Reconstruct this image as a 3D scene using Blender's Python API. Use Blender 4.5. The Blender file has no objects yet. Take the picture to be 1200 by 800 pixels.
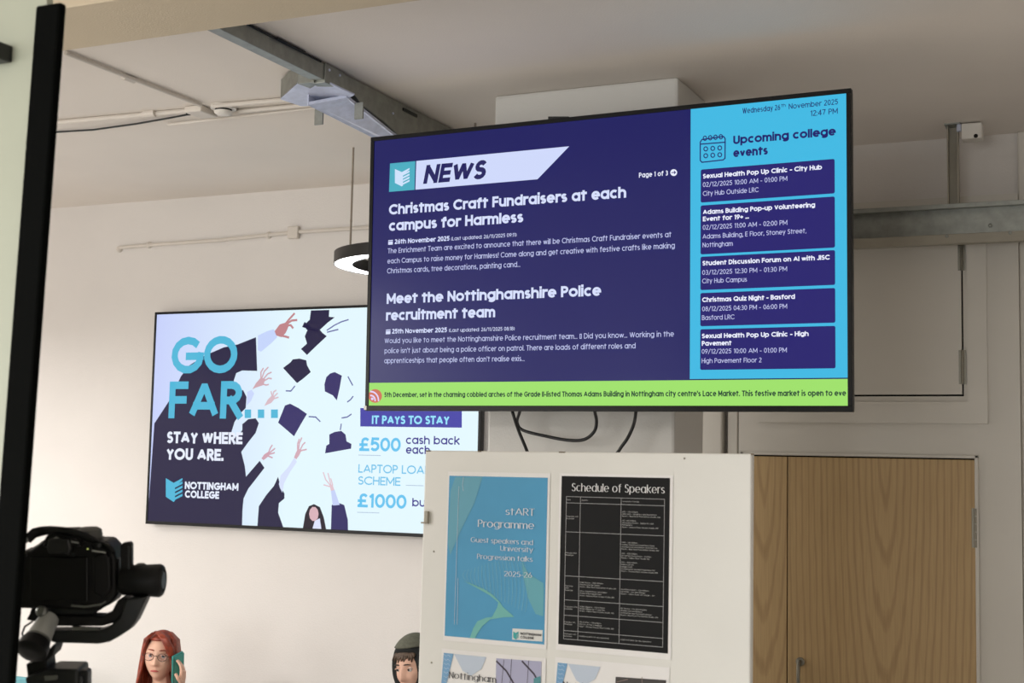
import bpy, bmesh, math, random
from mathutils import Vector, Matrix, noise
R = math.radians
SC = bpy.context.scene
COL = SC.collection
random.seed(4)

# ---------------------------------------------------------------- camera
CAM_H, F_PX, PITCH, ROLL, YAW = 2.2, 1576.9, .0894, .021, .433
fwd = Vector((-math.sin(YAW)*math.cos(PITCH), math.cos(YAW)*math.cos(PITCH), math.sin(PITCH)))
_r = Vector((math.cos(YAW), math.sin(YAW), 0)); _u = _r.cross(fwd)
rgt = _r*math.cos(ROLL) + _u*math.sin(ROLL); upv = -_r*math.sin(ROLL) + _u*math.cos(ROLL)
CP = Vector((0, 0, CAM_H))
cd = bpy.data.cameras.new('camera'); co = bpy.data.objects.new('camera', cd); COL.objects.link(co)
cd.lens = F_PX/1200*36; cd.sensor_width = 36
m = Matrix((rgt, upv, -fwd)).transposed().to_4x4(); m.translation = CP
co.matrix_world = m; SC.camera = co
cd.dof.use_dof = True; cd.dof.focus_distance = 5.0; cd.dof.aperture_fstop = 10

# ---------------------------------------------------------------- light and exposure
SC.view_settings.view_transform = 'Standard'; SC.view_settings.look = 'None'
SC.view_settings.exposure = 0.0; SC.view_settings.gamma = 1
w = bpy.data.worlds.new('world'); SC.world = w; w.use_nodes = True
w.node_tree.nodes['Background'].inputs[0].default_value = (.8, .85, 1, 1)
w.node_tree.nodes['Background'].inputs[1].default_value = .3
def area(name, loc, target, sx, sy, power, col):
    l = bpy.data.lights.new(name, 'AREA'); l.shape = 'RECTANGLE'; l.size = sx; l.size_y = sy; l.energy = power; l.color = col
    o = bpy.data.objects.new(name, l); COL.objects.link(o); o.location = loc
    o.rotation_euler = (Vector(target)-Vector(loc)).to_track_quat('-Z', 'Y').to_euler()
    return o
area('window_daylight_left', (-7.85, -2.2, 1.95), (0, -2.2, 1.95), 5.4, 1.9, 190, (1, .98, .95))
area('window_daylight_front', (-3.2, -6.35, 1.85), (-3.2, 5, 1.85), 6.0, 1.8, 235, (.98, 1, 1))
area('overhead_fill', (-2.2, -1.8, 3.1), (-2.2, -1.8, 0), 1.2, 1.2, 115, (1, .99, .96))  # unseen lamp added as fill: its floor bounce brightens the ceiling
area('overhead_fill', (-5.6, 1.2, 3.1), (-5.6, 1.2, 0), 1.2, 1.2, 190, (1, .98, .95))  # another unseen fill lamp, added to lift the left ceiling
area('left_wall_fill', (-6.9, 4.4, 2.95), (-6.9, 4.4, 0), 1.2, 1.2, 62, (1, .97, .95))  # unseen fill lamp added to brighten the lower left wall

# ---------------------------------------------------------------- helpers
def ray(x, y): return rgt*((x-600)/F_PX) - upv*((y-400)/F_PX) + fwd
def atY(x, y, Y): d = ray(x, y); return CP + d*(Y/d.y)
def atZ(x, y, Z): d = ray(x, y); return CP + d*((Z-CAM_H)/d.z)
def atX(x, y, X): d = ray(x, y); return CP + d*(X/d.x)
def s2l(c): return tuple((v/255/12.92 if v/255 <= .04045 else ((v/255+.055)/1.055)**2.4) for v in c)

def mat(name, rgb, rough=.6, metal=0., noise_amt=0., scale=8., bump=0., bump_scale=60., spec=.5, coat=0.):
    m = bpy.data.materials.new(name); m.use_nodes = True; nt = m.node_tree; b = nt.nodes['Principled BSDF']
    c = (*s2l(rgb), 1)
    b.inputs['Base Color'].default_value = c; b.inputs['Roughness'].default_value = rough
    b.inputs['Metallic'].default_value = metal; b.inputs['Specular IOR Level'].default_value = spec
    b.inputs['Coat Weight'].default_value = coat
    tc = nt.nodes.new('ShaderNodeTexCoord')
    if noise_amt:
        n = nt.nodes.new('ShaderNodeTexNoise'); n.inputs['Scale'].default_value = scale; n.inputs['Detail'].default_value = 6
        nt.links.new(tc.outputs['Object'], n.inputs['Vector'])
        r = nt.nodes.new('ShaderNodeValToRGB')
        r.color_ramp.elements[0].position = .3; r.color_ramp.elements[1].position = .7
        r.color_ramp.elements[0].color = tuple(v*(1-noise_amt) for v in c[:3])+(1,)
        r.color_ramp.elements[1].color = tuple(min(1, v*(1+noise_amt)) for v in c[:3])+(1,)
        nt.links.new(n.outputs['Fac'], r.inputs[0]); nt.links.new(r.outputs[0], b.inputs['Base Color'])
    if bump:
        n2 = nt.nodes.new('ShaderNodeTexNoise'); n2.inputs['Scale'].default_value = bump_scale; n2.inputs['Detail'].default_value = 4
        nt.links.new(tc.outputs['Object'], n2.inputs['Vector'])
        bp = nt.nodes.new('ShaderNodeBump'); bp.inputs['Strength'].default_value = bump; bp.inputs['Distance'].default_value = .004
        nt.links.new(n2.outputs['Fac'], bp.inputs['Height']); nt.links.new(bp.outputs[0], b.inputs['Normal'])
    return m
_em = {}
def emis(rgb, strength=1., rgb2=None, axis=None, lo=0, hi=1):
    """picture on a lit display: gives off light; rgb2 makes a colour blend that is part of the picture shown"""
    k = (tuple(rgb), strength, rgb2, axis)
    if k in _em: return _em[k]
    m = bpy.data.materials.new('display_colour'); m.use_nodes = True; nt = m.node_tree; b = nt.nodes['Principled BSDF']
    b.inputs['Base Color'].default_value = (.01, .01, .012, 1); b.inputs['Roughness'].default_value = .45
    b.inputs['Specular IOR Level'].default_value = .14
    b.inputs['Emission Color'].default_value = (*s2l(rgb), 1); b.inputs['Emission Strength'].default_value = strength
    if rgb2:
        tc = nt.nodes.new('ShaderNodeTexCoord'); sp = nt.nodes.new('ShaderNodeSeparateXYZ'); mr = nt.nodes.new('ShaderNodeMapRange')
        mx = nt.nodes.new('ShaderNodeMix'); mx.data_type = 'RGBA'
        nt.links.new(tc.outputs['Generated'], sp.inputs[0]); nt.links.new(sp.outputs[axis], mr.inputs[0])
        mr.inputs[1].default_value = lo; mr.inputs[2].default_value = hi
        nt.links.new(mr.outputs[0], mx.inputs[0]); mx.inputs[6].default_value = (*s2l(rgb), 1); mx.inputs[7].default_value = (*s2l(rgb2), 1)
        nt.links.new(mx.outputs[2], b.inputs['Emission Color'])
    _em[k] = m; return m

class MB:
    """collects world-space geometry for ONE mesh"""
    def __init__(s): s.v = []; s.f = []
    def add(s, vs, fs):
        n = len(s.v); s.v += [Vector(p) for p in vs]; s.f += [tuple(i+n for i in f) for f in fs]; return s
    def box(s, a, b, M=None):
        x0, y0, z0 = a; x1, y1, z1 = b
        vs = [Vector(p) for p in ((x0,y0,z0),(x1,y0,z0),(x1,y1,z0),(x0,y1,z0),(x0,y0,z1),(x1,y0,z1),(x1,y1,z1),(x0,y1,z1))]
        if M: vs = [M @ p for p in vs]
        return s.add(vs, [(0,3,2,1),(4,5,6,7),(0,1,5,4),(1,2,6,5),(2,3,7,6),(3,0,4,7)])
    def prism(s, poly, vec):
        n = len(poly); vec = Vector(vec); poly = [Vector(p) for p in poly]
        return s.add(poly+[p+vec for p in poly], [tuple(range(n)), tuple(range(2*n-1, n-1, -1))]+[(i, i+n, (i+1) % n+n, (i+1) % n) for i in range(n)])
    def tube(s, pts, r, seg=8, cap=True, flat=1., closed=False, ref=None):
        pts = [Vector(p) for p in pts]; n = len(pts)
        rr = r if isinstance(r, (list, tuple)) else [r]*n
        base = len(s.v); nrm = None
        for i, p in enumerate(pts):
            t = ((pts[(i+1) % n]-pts[i-1]) if closed else (pts[min(i+1, n-1)]-pts[max(i-1, 0)])).normalized()
            if nrm is None:
                a = Vector(ref) if ref is not None else (Vector((0, 0, 1)) if abs(t.z) < .9 else Vector((1, 0, 0)))
                nrm = t.cross(a).normalized()
            else: nrm = (nrm - t*nrm.dot(t)).normalized()
            bn = t.cross(nrm)
            for k in range(seg):
                a = 2*math.pi*k/seg; s.v.append(p+(nrm*math.cos(a)+bn*math.sin(a)*flat)*rr[i])
        m_ = n if closed else n-1
        for i in range(m_):
            for k in range(seg):
                a, b = base+i*seg, base+((i+1) % n)*seg
                s.f.append((a+k, a+(k+1) % seg, b+(k+1) % seg, b+k))
        if cap and not closed:
            s.f.append(tuple(base+k for k in range(seg))[::-1]); s.f.append(tuple(base+(n-1)*seg+k for k in range(seg)))
        return s
    def lathe(s, c, axis, prof, seg=24):
        """prof: (distance along axis, radius)"""
        ax = Vector(axis).normalized(); a = Vector((0,0,1)) if abs(ax.z) < .9 else Vector((1,0,0))
        e1 = ax.cross(a).normalized(); e2 = ax.cross(e1); c = Vector(c); base = len(s.v)
        for h, r in prof:
            for k in range(seg):
                t = 2*math.pi*k/seg; s.v.append(c+ax*h+(e1*math.cos(t)+e2*math.sin(t))*max(r, 1e-5))
        for i in range(len(prof)-1):
            for k in range(seg):
                a_, b_ = base+i*seg, base+(i+1)*seg
                s.f.append((a_+k, a_+(k+1) % seg, b_+(k+1) % seg, b_+k))
        s.f.append(tuple(base+k for k in range(seg))[::-1]); s.f.append(tuple(base+(len(prof)-1)*seg+k for k in range(seg)))
        return s
    def ball(s, c, r, seg=12, M=None):
        c = Vector(c); rx, ry, rz = r if isinstance(r, (tuple, list)) else (r, r, r); base = len(s.v); rings = seg//2+1
        for i in range(rings+1):
            th = math.pi*i/rings
            for k in range(seg):
                ph = 2*math.pi*k/seg; p = Vector((rx*math.sin(th)*math.cos(ph), ry*math.sin(th)*math.sin(ph), rz*math.cos(th)))
                s.v.append(c+(M @ p if M else p))
        for i in range(rings):
            for k in range(seg):
                a_, b_ = base+i*seg, base+(i+1)*seg; s.f.append((a_+k, b_+k, b_+(k+1) % seg, a_+(k+1) % seg))
        return s

def root_empty(name, loc, rz=0., size=.1):
    o = bpy.data.objects.new(name, None); COL.objects.link(o); o.empty_display_size = size
    o.matrix_world = Matrix.Translation(Vector(loc)) @ Matrix.Rotation(rz, 4, 'Z'); return o
def rootmat(o):
    while o.parent: o = o.parent
    return o.matrix_basis.copy()
def obj(name, mb, material, parent=None, smooth=False, bevel=0, seg=2, stuff=False, label=None, recalc=True, origin=None):
    me = bpy.data.meshes.new(name)
    if parent is not None: inv = rootmat(parent).inverted()
    else:
        if origin is None:
            xs = [p.x for p in mb.v]; ys = [p.y for p in mb.v]; zs = [p.z for p in mb.v]
            origin = ((min(xs)+max(xs))/2, (min(ys)+max(ys))/2, min(zs))
        inv = Matrix.Translation(-Vector(origin))
    me.from_pydata([tuple(inv @ p) for p in mb.v], [], mb.f); me.update()
    if recalc:
        bm = bmesh.new(); bm.from_mesh(me); bmesh.ops.recalc_face_normals(bm, faces=bm.faces); bm.to_mesh(me); bm.free()
    mats = material if isinstance(material, (list, tuple)) else [material]
    for m_ in mats: me.materials.append(m_)
    o = bpy.data.objects.new(name, me); COL.objects.link(o)
    if parent is not None: o.parent = parent
    else: o.location = origin
    if bevel:
        b = o.modifiers.new('bevel', 'BEVEL'); b.width = bevel; b.segments = seg; b.limit_method = 'ANGLE'; b.angle_limit = R(40)
    if smooth:
        for p in me.polygons: p.use_smooth = True
        if smooth == 'angle':
            bm = bmesh.new(); bm.from_mesh(me)
            for e_ in bm.edges:
                if len(e_.link_faces) == 2 and e_.calc_face_angle(0) > R(38): e_.smooth = False
            bm.to_mesh(me); bm.free()
    if stuff: o['kind'] = 'stuff'
    if label: o['label'] = label
    return o
def tag(o, label, cat, group=None):
    o['label'] = label; o['category'] = cat
    if group: o['group'] = group
    return o
def struct(name, mb, material, parent=None, **k):
    o = obj(name, mb, material, parent, **k)
    if parent is None: o['kind'] = 'structure'
    return o

# ---------------------------------------------------------------- flat surfaces (screens, posters) and their print
class Surf:
    def __init__(s, o, e, u):
        s.o, s.e, s.u = Vector(o), Vector(e).normalized(), Vector(u).normalized(); s.n = s.e.cross(s.u).normalized()
        if s.n.y > 0: s.n = -s.n                                # faces the viewer's side of the room
    def loc(s, x, y):
        d = ray(x, y); t = (s.o-CP).dot(s.n)/d.dot(s.n); p = CP+d*t-s.o; return Vector((p.dot(s.e), p.dot(s.u)))
    def pt(s, a, b, h=0.): return s.o+s.e*a+s.u*b+s.n*h
    def quad_mb(s, a0, b0, a1, b1, h, mb=None):
        mb = mb or MB(); return mb.add([s.pt(a0,b0,h), s.pt(a1,b0,h), s.pt(a1,b1,h), s.pt(a0,b1,h)], [(0,1,2,3)])
    def poly_mb(s, pts, h, mb=None):
        """pts in photograph pixels, brought onto this surface"""
        mb = mb or MB(); n = len(pts); return mb.add([s.pt(*s.loc(x, y), h) for x, y in pts], [tuple(range(n))])
    def line_mb(s, pts, wd, h, mb=None, closed=False):
        mb = mb or MB(); P = [s.loc(x, y) for x, y in pts]; strokes(mb, s, [(P, closed)], wd, wd, h); return mb

def strokes(mb, surf, polys, tx, ty, h, shear=0., y0=0.):
    todo = []
    for P, closed in polys:
        P = [p for i, p in enumerate(P) if i == 0 or (p-P[i-1]).length > 1e-7]
        if closed and len(P) < 6: P = P+[P[0], P[1]]; closed = False
        if closed: todo.append((P, True)); continue
        def ext(a, b, full):                                # square end, b pushed away from a
            d = (b-a).normalized(); return b+Vector((d.x*tx/2, d.y*ty/2))*(1 if full or max(abs(d.x), abs(d.y)) > .97 else 0)
        P = list(P); P[0], P[-1] = ext(P[1], P[0], len(P) == 2 or abs((P[1]-P[0]).normalized().y) > .97), ext(P[-2], P[-1], len(P) == 2)
        cur = [P[0]]
        for i in range(1, len(P)):
            cur.append(P[i])
            if i < len(P)-1:
                d1 = (P[i]-P[i-1]).normalized(); d2 = (P[i+1]-P[i]).normalized()
                if d1.dot(d2) < .35:                        # sharp corner: bevel join, new stroke
                    todo.append((cur[:-1]+[ext(P[i-1], P[i], False)], False)); cur = [ext(P[i+1], P[i], False)]
                    sg = -1 if (d1.x*d2.y-d1.y*d2.x) > 0 else 1
                    A = P[i]+Vector((-d1.y*tx/2, d1.x*ty/2))*sg; B = P[i]+Vector((-d2.y*tx/2, d2.x*ty/2))*sg
                    q = [P[i], A, B]
                    if False: q = [P[i], A, A+d1*((tx*abs(d1.x)+ty*abs(d1.y))/2), B]
                    mb.add([surf.pt(v.x+shear*(v.y-y0), v.y, h) for v in q], [tuple(range(len(q)))])
        todo.append((cur, False))
    for P, closed in todo:
        n = len(P)
        if n < 2: continue
        L = []; Rr = []
        for i in range(n):
            a = P[i-1] if (i > 0 or closed) else None; c = P[(i+1) % n] if (i < n-1 or closed) else None; b = P[i]
            d1 = (b-a).normalized() if a is not None and (b-a).length > 1e-9 else None
            d2 = (c-b).normalized() if c is not None and (c-b).length > 1e-9 else None
            d1 = d1 or d2; d2 = d2 or d1
            n1 = Vector((-d1.y, d1.x)); n2 = Vector((-d2.y, d2.x)); nn = n1+n2
            nn = nn.normalized() if nn.length > 1e-6 else n1
            k = 1/max(.55, nn.dot(n1)); off = Vector((nn.x*tx/2*k, nn.y*ty/2*k)); L.append(b+off); Rr.append(b-off)
        vs = []
        for q in L+Rr:
            q = Vector((q.x+shear*(q.y-y0), q.y)); vs.append(surf.pt(q.x, q.y, h))
        fs = [(i, i+1, n+i+1, n+i) for i in range(n-1)]
        if closed: fs.append((n-1, 0, n, 2*n-1))
        mb.add(vs, fs)

# geometric stroke alphabet: skeleton lines, cap height 1, x-height XH
XH = .74
def arc(cx, cy, rx, ry, a0, a1, n=None):
    n = n or max(3, int(abs(a1-a0)/24)); return [(cx+rx*math.cos(R(a0+(a1-a0)*i/n)), cy+ry*math.sin(R(a0+(a1-a0)*i/n))) for i in range(n+1)]
def circ(cx, cy, rx, ry): return ('c', arc(cx, cy, rx, ry, 0, 345, 15))
h_ = XH/2
GL = {
 'a': (.62, [circ(.31,h_,.31,h_), [(.62,0),(.62,XH)]]), 'b': (.62, [circ(.31,h_,.31,h_), [(0,0),(0,1)]]),
 'c': (.52, [arc(.31,h_,.31,h_,48,312)]), 'd': (.62, [circ(.31,h_,.31,h_), [(.62,0),(.62,1)]]),
 'e': (.60, [[(.01,h_),(.6,h_)], arc(.3,h_,.3,h_,0,318)]), 'f': (.34, [arc(.28,.83,.14,.17,80,180)+[(.14,0)], [(0,XH),(.34,XH)]]),
 'g': (.62, [circ(.31,h_,.31,h_), [(.62,XH),(.62,-.02)]+arc(.33,-.04,.29,.22,0,-150)]),
 'h': (.54, [[(0,0),(0,1)], arc(.27,.43,.27,.29,180,0)+[(.54,0)]]), 'i': (0, [[(0,0),(0,XH)], [(0,1.08),(0,1.09)]]),
 'j': (.06, [[(.06,XH),(.06,-.12)]+arc(-.04,-.12,.1,.12,0,-80), [(.06,1.08),(.06,1.09)]]),
 'k': (.48, [[(0,0),(0,1)], [(.46,XH),(.04,.32)], [(.16,.42),(.48,0)]]), 'l': (0, [[(0,0),(0,1)]]),
 'm': (.88, [[(0,0),(0,XH)], arc(.22,.46,.22,.26,180,0)+[(.44,0)], arc(.66,.46,.22,.26,180,0)+[(.88,0)]]),
 'n': (.52, [[(0,0),(0,XH)], arc(.26,.44,.26,.28,180,0)+[(.52,0)]]), 'o': (.64, [circ(.32,h_,.32,h_)]),
 'p': (.62, [circ(.31,h_,.31,h_), [(0,-.27),(0,XH)]]), 'q': (.62, [circ(.31,h_,.31,h_), [(.62,-.27),(.62,XH)]]),
 'r': (.28, [[(0,0),(0,XH)], arc(.26,.45,.26,.29,180,75)]),
 's': (.38, [arc(.19,.54,.18,.18,30,240,7)+arc(.19,.18,.19,.18,70,-150,7)]),
 't': (.36, [[(.15,0),(.15,.93)], [(0,XH),(.36,XH)]]), 'u': (.52, [[(0,XH)]+arc(.26,.27,.26,.27,180,360)+[(.52,XH)], [(.52,0),(.52,XH)]]),
 'v': (.5, [[(0,XH),(.25,0),(.5,XH)]]), 'w': (.8, [[(0,XH),(.2,0),(.4,XH),(.6,0),(.8,XH)]]), 'x': (.46, [[(0,0),(.46,XH)], [(0,XH),(.46,0)]]),
 'y': (.5, [[(0,XH),(.26,.05)], [(.5,XH),(.16,-.27)]]), 'z': (.42, [[(0,XH),(.42,XH),(0,0),(.42,0)]]),
 'A': (.76, [[(0,0),(.38,1),(.76,0)], [(.13,.3),(.63,.3)]]),
 'B': (.5, [[(0,0),(0,1),(.26,1)]+arc(.26,.77,.2,.23,90,-90)+[(0,.54)], [(.26,.54)]+arc(.28,.27,.22,.27,90,-90)+[(0,0)]]),
 'C': (.76, [arc(.46,.5,.46,.5,42,318)]), 'D': (.66, [[(.2,0),(0,0),(0,1),(.2,1)]+arc(.2,.5,.46,.5,90,-90)]),
 'E': (.44, [[(.44,1),(0,1),(0,0),(.44,0)], [(0,.5),(.4,.5)]]), 'F': (.42, [[(.42,1),(0,1),(0,0)], [(0,.5),(.38,.5)]]),
 'G': (.86, [arc(.46,.5,.46,.5,42,330)+[(.9,.46),(.5,.46)]]), 'H': (.58, [[(0,0),(0,1)], [(.58,0),(.58,1)], [(0,.52),(.58,.52)]]),
 'I': (0, [[(0,0),(0,1)]]), 'J': (.36, [[(.36,1)]+arc(.18,.2,.18,.2,0,-180)]), 'K': (.56, [[(0,0),(0,1)], [(.52,1),(.04,.45)], [(.16,.58),(.56,0)]]),
 'L': (.4, [[(0,1),(0,0),(.4,0)]]), 'M': (.76, [[(0,0),(0,1),(.38,.2),(.76,1),(.76,0)]]), 'N': (.6, [[(0,0),(0,1),(.6,0),(.6,1)]]),
 'O': (.92, [('c', arc(.46,.5,.46,.5,0,345,18))]), 'P': (.48, [[(0,0),(0,1),(.24,1)]+arc(.24,.73,.24,.27,90,-90)+[(0,.46)]]),
 'Q': (.92, [('c', arc(.46,.5,.46,.5,0,345,18)), [(.56,.26),(.86,-.02)]]),
 'R': (.5, [[(0,0),(0,1),(.25,1)]+arc(.25,.74,.23,.26,90,-90)+[(0,.48)], [(.22,.48),(.5,0)]]),
 'S': (.46, [arc(.24,.75,.21,.25,25,235,8)+arc(.23,.26,.24,.26,65,-155,8)]), 'T': (.52, [[(0,1),(.52,1)], [(.26,0),(.26,1)]]),
 'U': (.56, [[(0,1)]+arc(.28,.28,.28,.28,180,360)+[(.56,1)]]), 'V': (.66, [[(0,1),(.33,0),(.66,1)]]),
 'W': (.98, [[(0,1),(.25,0),(.49,1),(.73,0),(.98,1)]]), 'X': (.6, [[(0,0),(.6,1)], [(0,1),(.6,0)]]), 'Y': (.6, [[(0,1),(.3,.46),(.6,1)], [(.3,.46),(.3,0)]]),
 'Z': (.5, [[(0,1),(.5,1),(0,0),(.5,0)]]),
 '0': (.48, [circ(.24,.5,.24,.5)]), '1': (.22, [[(0,.8),(.18,1),(.18,0)]]), '2': (.46, [arc(.23,.75,.22,.25,165,-15)+[(0,0),(.46,0)]]),
 '3': (.46, [arc(.22,.75,.2,.25,150,-90)+arc(.22,.25,.23,.26,90,-150)]), '4': (.5, [[(.38,0),(.38,1),(0,.26),(.52,.26)]]),
 '5': (.46, [[(.42,1),(.09,1),(.05,.54)]+arc(.22,.32,.23,.32,115,-150)]), '6': (.48, [circ(.24,.3,.24,.3), [(.03,.42),(.32,1)]]),
 '7': (.46, [[(0,1),(.46,1),(.14,0)]]), '8': (.48, [circ(.24,.77,.19,.23), circ(.24,.28,.24,.28)]), '9': (.48, [circ(.24,.7,.24,.3), [(.45,.58),(.16,0)]]),
 '.': (0, [[(0,0),(0,.02)]]), ',': (.04, [[(.05,.08),(0,-.14)]]), "'": (0, [[(0,.78),(0,1)]]), '!': (0, [[(0,.42),(0,1)], [(0,0),(0,.02)]]),
 '(': (.14, [arc(.26,.42,.26,.66,130,230)]), ')': (.14, [arc(-.12,.42,.26,.66,-50,50)]), '/': (.4, [[(0,-.1),(.4,1.05)]]), ':': (0, [[(0,0),(0,.02)], [(0,.6),(0,.62)]]),
 '-': (.26, [[(0,.36),(.26,.36)]]), '+': (.44, [[(0,.4),(.44,.4)], [(.22,.18),(.22,.62)]]),
 '\u00a3': (.5, [arc(.31,.76,.19,.24,20,180,6)+[(.14,.2),(0,0),(.5,0)], [(0,.46),(.38,.46)]]),
 '\u25af': (.3, [('c', [(0,0),(.3,0),(.3,.9),(0,.9)])]),
}
def layout(text, x0, y0, width, cap, wt, gap=.14):
    """skeleton polylines in surface metres; widths of letters are stretched so the line fills width"""
    t = wt*cap; adv = 0.; fix = 0.
    for i, ch in enumerate(text):
        if ch == ' ': adv += .40; continue
        adv += GL[ch][0]; fix += wt + (gap if i < len(text)-1 else 0)
    sx = (width-fix*cap)/(adv*cap)
    if sx < .45: gap2 = gap*.4; fix = fix-(gap-gap2)*(len(text)-text.count(' ')-1); gap = gap2; sx = max(.3, (width-fix*cap)/(adv*cap))
    out = []; x = x0
    for ch in text:
        if ch == ' ': x += .40*sx*cap; continue
        wd, gl = GL[ch]
        for st in gl:
            cl = isinstance(st, tuple); P = st[1] if cl else st
            out.append(([Vector((x+t/2+px*sx*cap, y0+(py*(1-wt)+wt/2)*cap)) for px, py in P], cl))
        x += wd*sx*cap + (wt+gap)*cap
    return out
def ptext(mb, surf, text, xa, ya, xb, yb, cap_px, wt=.14, h=.0012, shear=0., thin=None, gap=None):
    if gap is None: gap = .05 if wt > .17 else .09
    a = surf.loc(xa, ya); b = surf.loc(xb, yb); y0 = (a.y+b.y)/2
    mx, my = (xa+xb)/2, (ya+yb)/2; cap = (surf.loc(mx, my-cap_px)-surf.loc(mx, my)).y
    L = layout(text, a.x, y0, b.x-a.x, cap, wt, gap)
    strokes(mb, surf, L, wt*cap, (thin or wt)*cap, h, shear, y0); return mb

# ---------------------------------------------------------------- materials
def wall_mat(name, rgb):
    return mat(name, rgb, rough=.75, noise_amt=.03, scale=1.3, bump=.25, bump_scale=140, spec=.3)
M_wall = wall_mat('painted_plaster', (222, 217, 212)); M_ceil = wall_mat('painted_ceiling', (232, 224, 215))
M_beam = wall_mat('painted_beam', (205, 190, 165)); M_col = wall_mat('painted_pillar', (212, 210, 205))
M_trim = mat('gloss_white_paint', (212, 207, 197), rough=.4, noise_amt=.02, scale=3)
M_floor = mat('grey_carpet', (156, 153, 149), rough=.9, noise_amt=.2, scale=90, bump=.5, bump_scale=200)
M_black = mat('black_plastic', (14, 14, 15), rough=.38, noise_amt=.1, scale=40)
M_bezel = mat('bezel_black', (11, 11, 12), rough=.4, spec=.25)
M_soft = mat('soft_black', (9, 9, 9), rough=.5, noise_amt=.15, scale=60, spec=.25)
M_post = mat('matt_black_post', (3, 4, 3), rough=.8, spec=.05)
M_gun = mat('dark_grey_metal', (42, 44, 44), rough=.38, metal=.6, noise_amt=.08, scale=30)
M_grey = mat('grey_metal', (118, 120, 116), rough=.35, metal=.8, noise_amt=.08, scale=30)
M_galv = mat('galvanised_steel', (150, 152, 146), rough=.42, metal=.85, noise_amt=.13, scale=26)
M_galv2 = mat('galvanised_steel_lit', (206, 212, 232), rough=.5, metal=.25, noise_amt=.1, scale=30)  # bluish tint paints in screen light on the trunking undersides
M_steel = mat('hinge_steel', (140, 136, 124), rough=.4, metal=.8)
M_board = mat('board_white', (231, 230, 224), rough=.55, noise_amt=.02, scale=4, bump=.1)
M_paper = mat('paper_white', (240, 238, 236), rough=.7, noise_amt=.01, scale=20)
M_cord = mat('cord_beige', (150, 138, 124), rough=.6)
M_strut = mat('strut_grey', (158, 152, 138), rough=.5, metal=.2, noise_amt=.06)
M_dial = mat('dial_grey', (70, 70, 66), rough=.5)
M_silver = mat('silver_satin', (168, 170, 166), rough=.35, metal=.3)
M_white = mat('white_plastic', (225, 220, 212), rough=.5, noise_amt=.02)
M_cond = mat('painted_conduit', (214, 206, 196), rough=.5, noise_amt=.03, scale=10)
M_dark = mat('dark_gap', (16, 14, 12), rough=.9)
M_lens = mat('glass_dark', (5, 5, 7), rough=.25, spec=.3)

def wood(name, cx):
    m = bpy.data.materials.new(name); m.use_nodes = True; nt = m.node_tree; N = nt.nodes; Lk = nt.links; b = N['Principled BSDF']
    tc = N.new('ShaderNodeTexCoord')
    mp = N.new('ShaderNodeMapping'); mp.vector_type = 'TEXTURE'; mp.inputs['Location'].default_value = (cx, 0, 2.32); mp.inputs['Scale'].default_value = (1, 1, 9)
    Lk.new(tc.outputs['Object'], mp.inputs[0])
    wv = N.new('ShaderNodeTexWave'); wv.wave_type = 'RINGS'; wv.rings_direction = 'Y'; wv.inputs['Scale'].default_value = 11
    wv.inputs['Distortion'].default_value = 2.2; wv.inputs['Detail'].default_value = 2; wv.inputs['Detail Scale'].default_value = 2.5
    Lk.new(mp.outputs[0], wv.inputs['Vector'])
    mp2 = N.new('ShaderNodeMapping'); mp2.inputs['Scale'].default_value = (45, 45, 1.4); Lk.new(tc.outputs['Object'], mp2.inputs[0])
    ns = N.new('ShaderNodeTexNoise'); ns.inputs['Scale'].default_value = 4; ns.inputs['Detail'].default_value = 5; Lk.new(mp2.outputs[0], ns.inputs['Vector'])
    r1 = N.new('ShaderNodeValToRGB'); e = r1.color_ramp.elements; e[0].color = (*s2l((178, 148, 104)), 1); e[1].color = (*s2l((194, 164, 118)), 1); e[0].position = .0; e[1].position = .35
    Lk.new(wv.outputs['Fac'], r1.inputs[0])
    mx = N.new('ShaderNodeMix'); mx.data_type = 'RGBA'; mx.blend_type = 'MULTIPLY'; mx.inputs[0].default_value = .4
    r2 = N.new('ShaderNodeValToRGB'); r2.color_ramp.elements[0].color = (.72, .68, .62, 1); r2.color_ramp.elements[1].color = (1, 1, 1, 1)
    r2.color_ramp.elements[0].position = .3; r2.color_ramp.elements[1].position = .62
    Lk.new(ns.outputs['Fac'], r2.inputs[0]); Lk.new(r1.outputs[0], mx.inputs[6]); Lk.new(r2.outputs[0], mx.inputs[7])
    Lk.new(mx.outputs[2], b.inputs['Base Color']); b.inputs['Roughness'].default_value = .5
    return m
M_wood = wood('maple_veneer', .13); M_wood2 = wood('maple_veneer_narrow', -.42)

# ================================================================ THE ROOM
WY = 6.25; CZ = 3.70; XL, XR, YF = -8.0, 2.3, -6.5
struct('floor', MB().box((XL-.1, YF-.1, -.1), (XR+.1, WY+.1, 0)), M_floor)
struct('ceiling', MB().box((XL-.1, YF-.1, CZ), (XR+.1, WY+.1, CZ+.1)), M_ceil)
struct('wall_back', MB().box((XL-.1, WY, 0), (XR+.1, WY+.15, CZ)), M_wall)
struct('wall_right', MB().box((XR, YF, 0), (XR+.12, WY, CZ)), M_wall)
def wall_open(name, fixed, thick, a0, a1, o0, o1, z0, z1, axis):
    mb = MB()
    for (p, q, r, s) in ((a0, o0, 0, CZ), (o1, a1, 0, CZ), (o0, o1, 0, z0), (o0, o1, z1, CZ)):
        if axis == 'x': mb.box((fixed-thick, p, r), (fixed, q, s))
        else: mb.box((p, fixed-thick, r), (q, fixed, s))
    return struct(name, mb, M_wall)
wall_open('wall_left', XL, .12, YF, WY, -4.9, .5, .95, 2.9, 'x')
wall_open('wall_front', YF, .12, XL, XR, -6.3, -.2, .95, 2.75, 'y')
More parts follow.
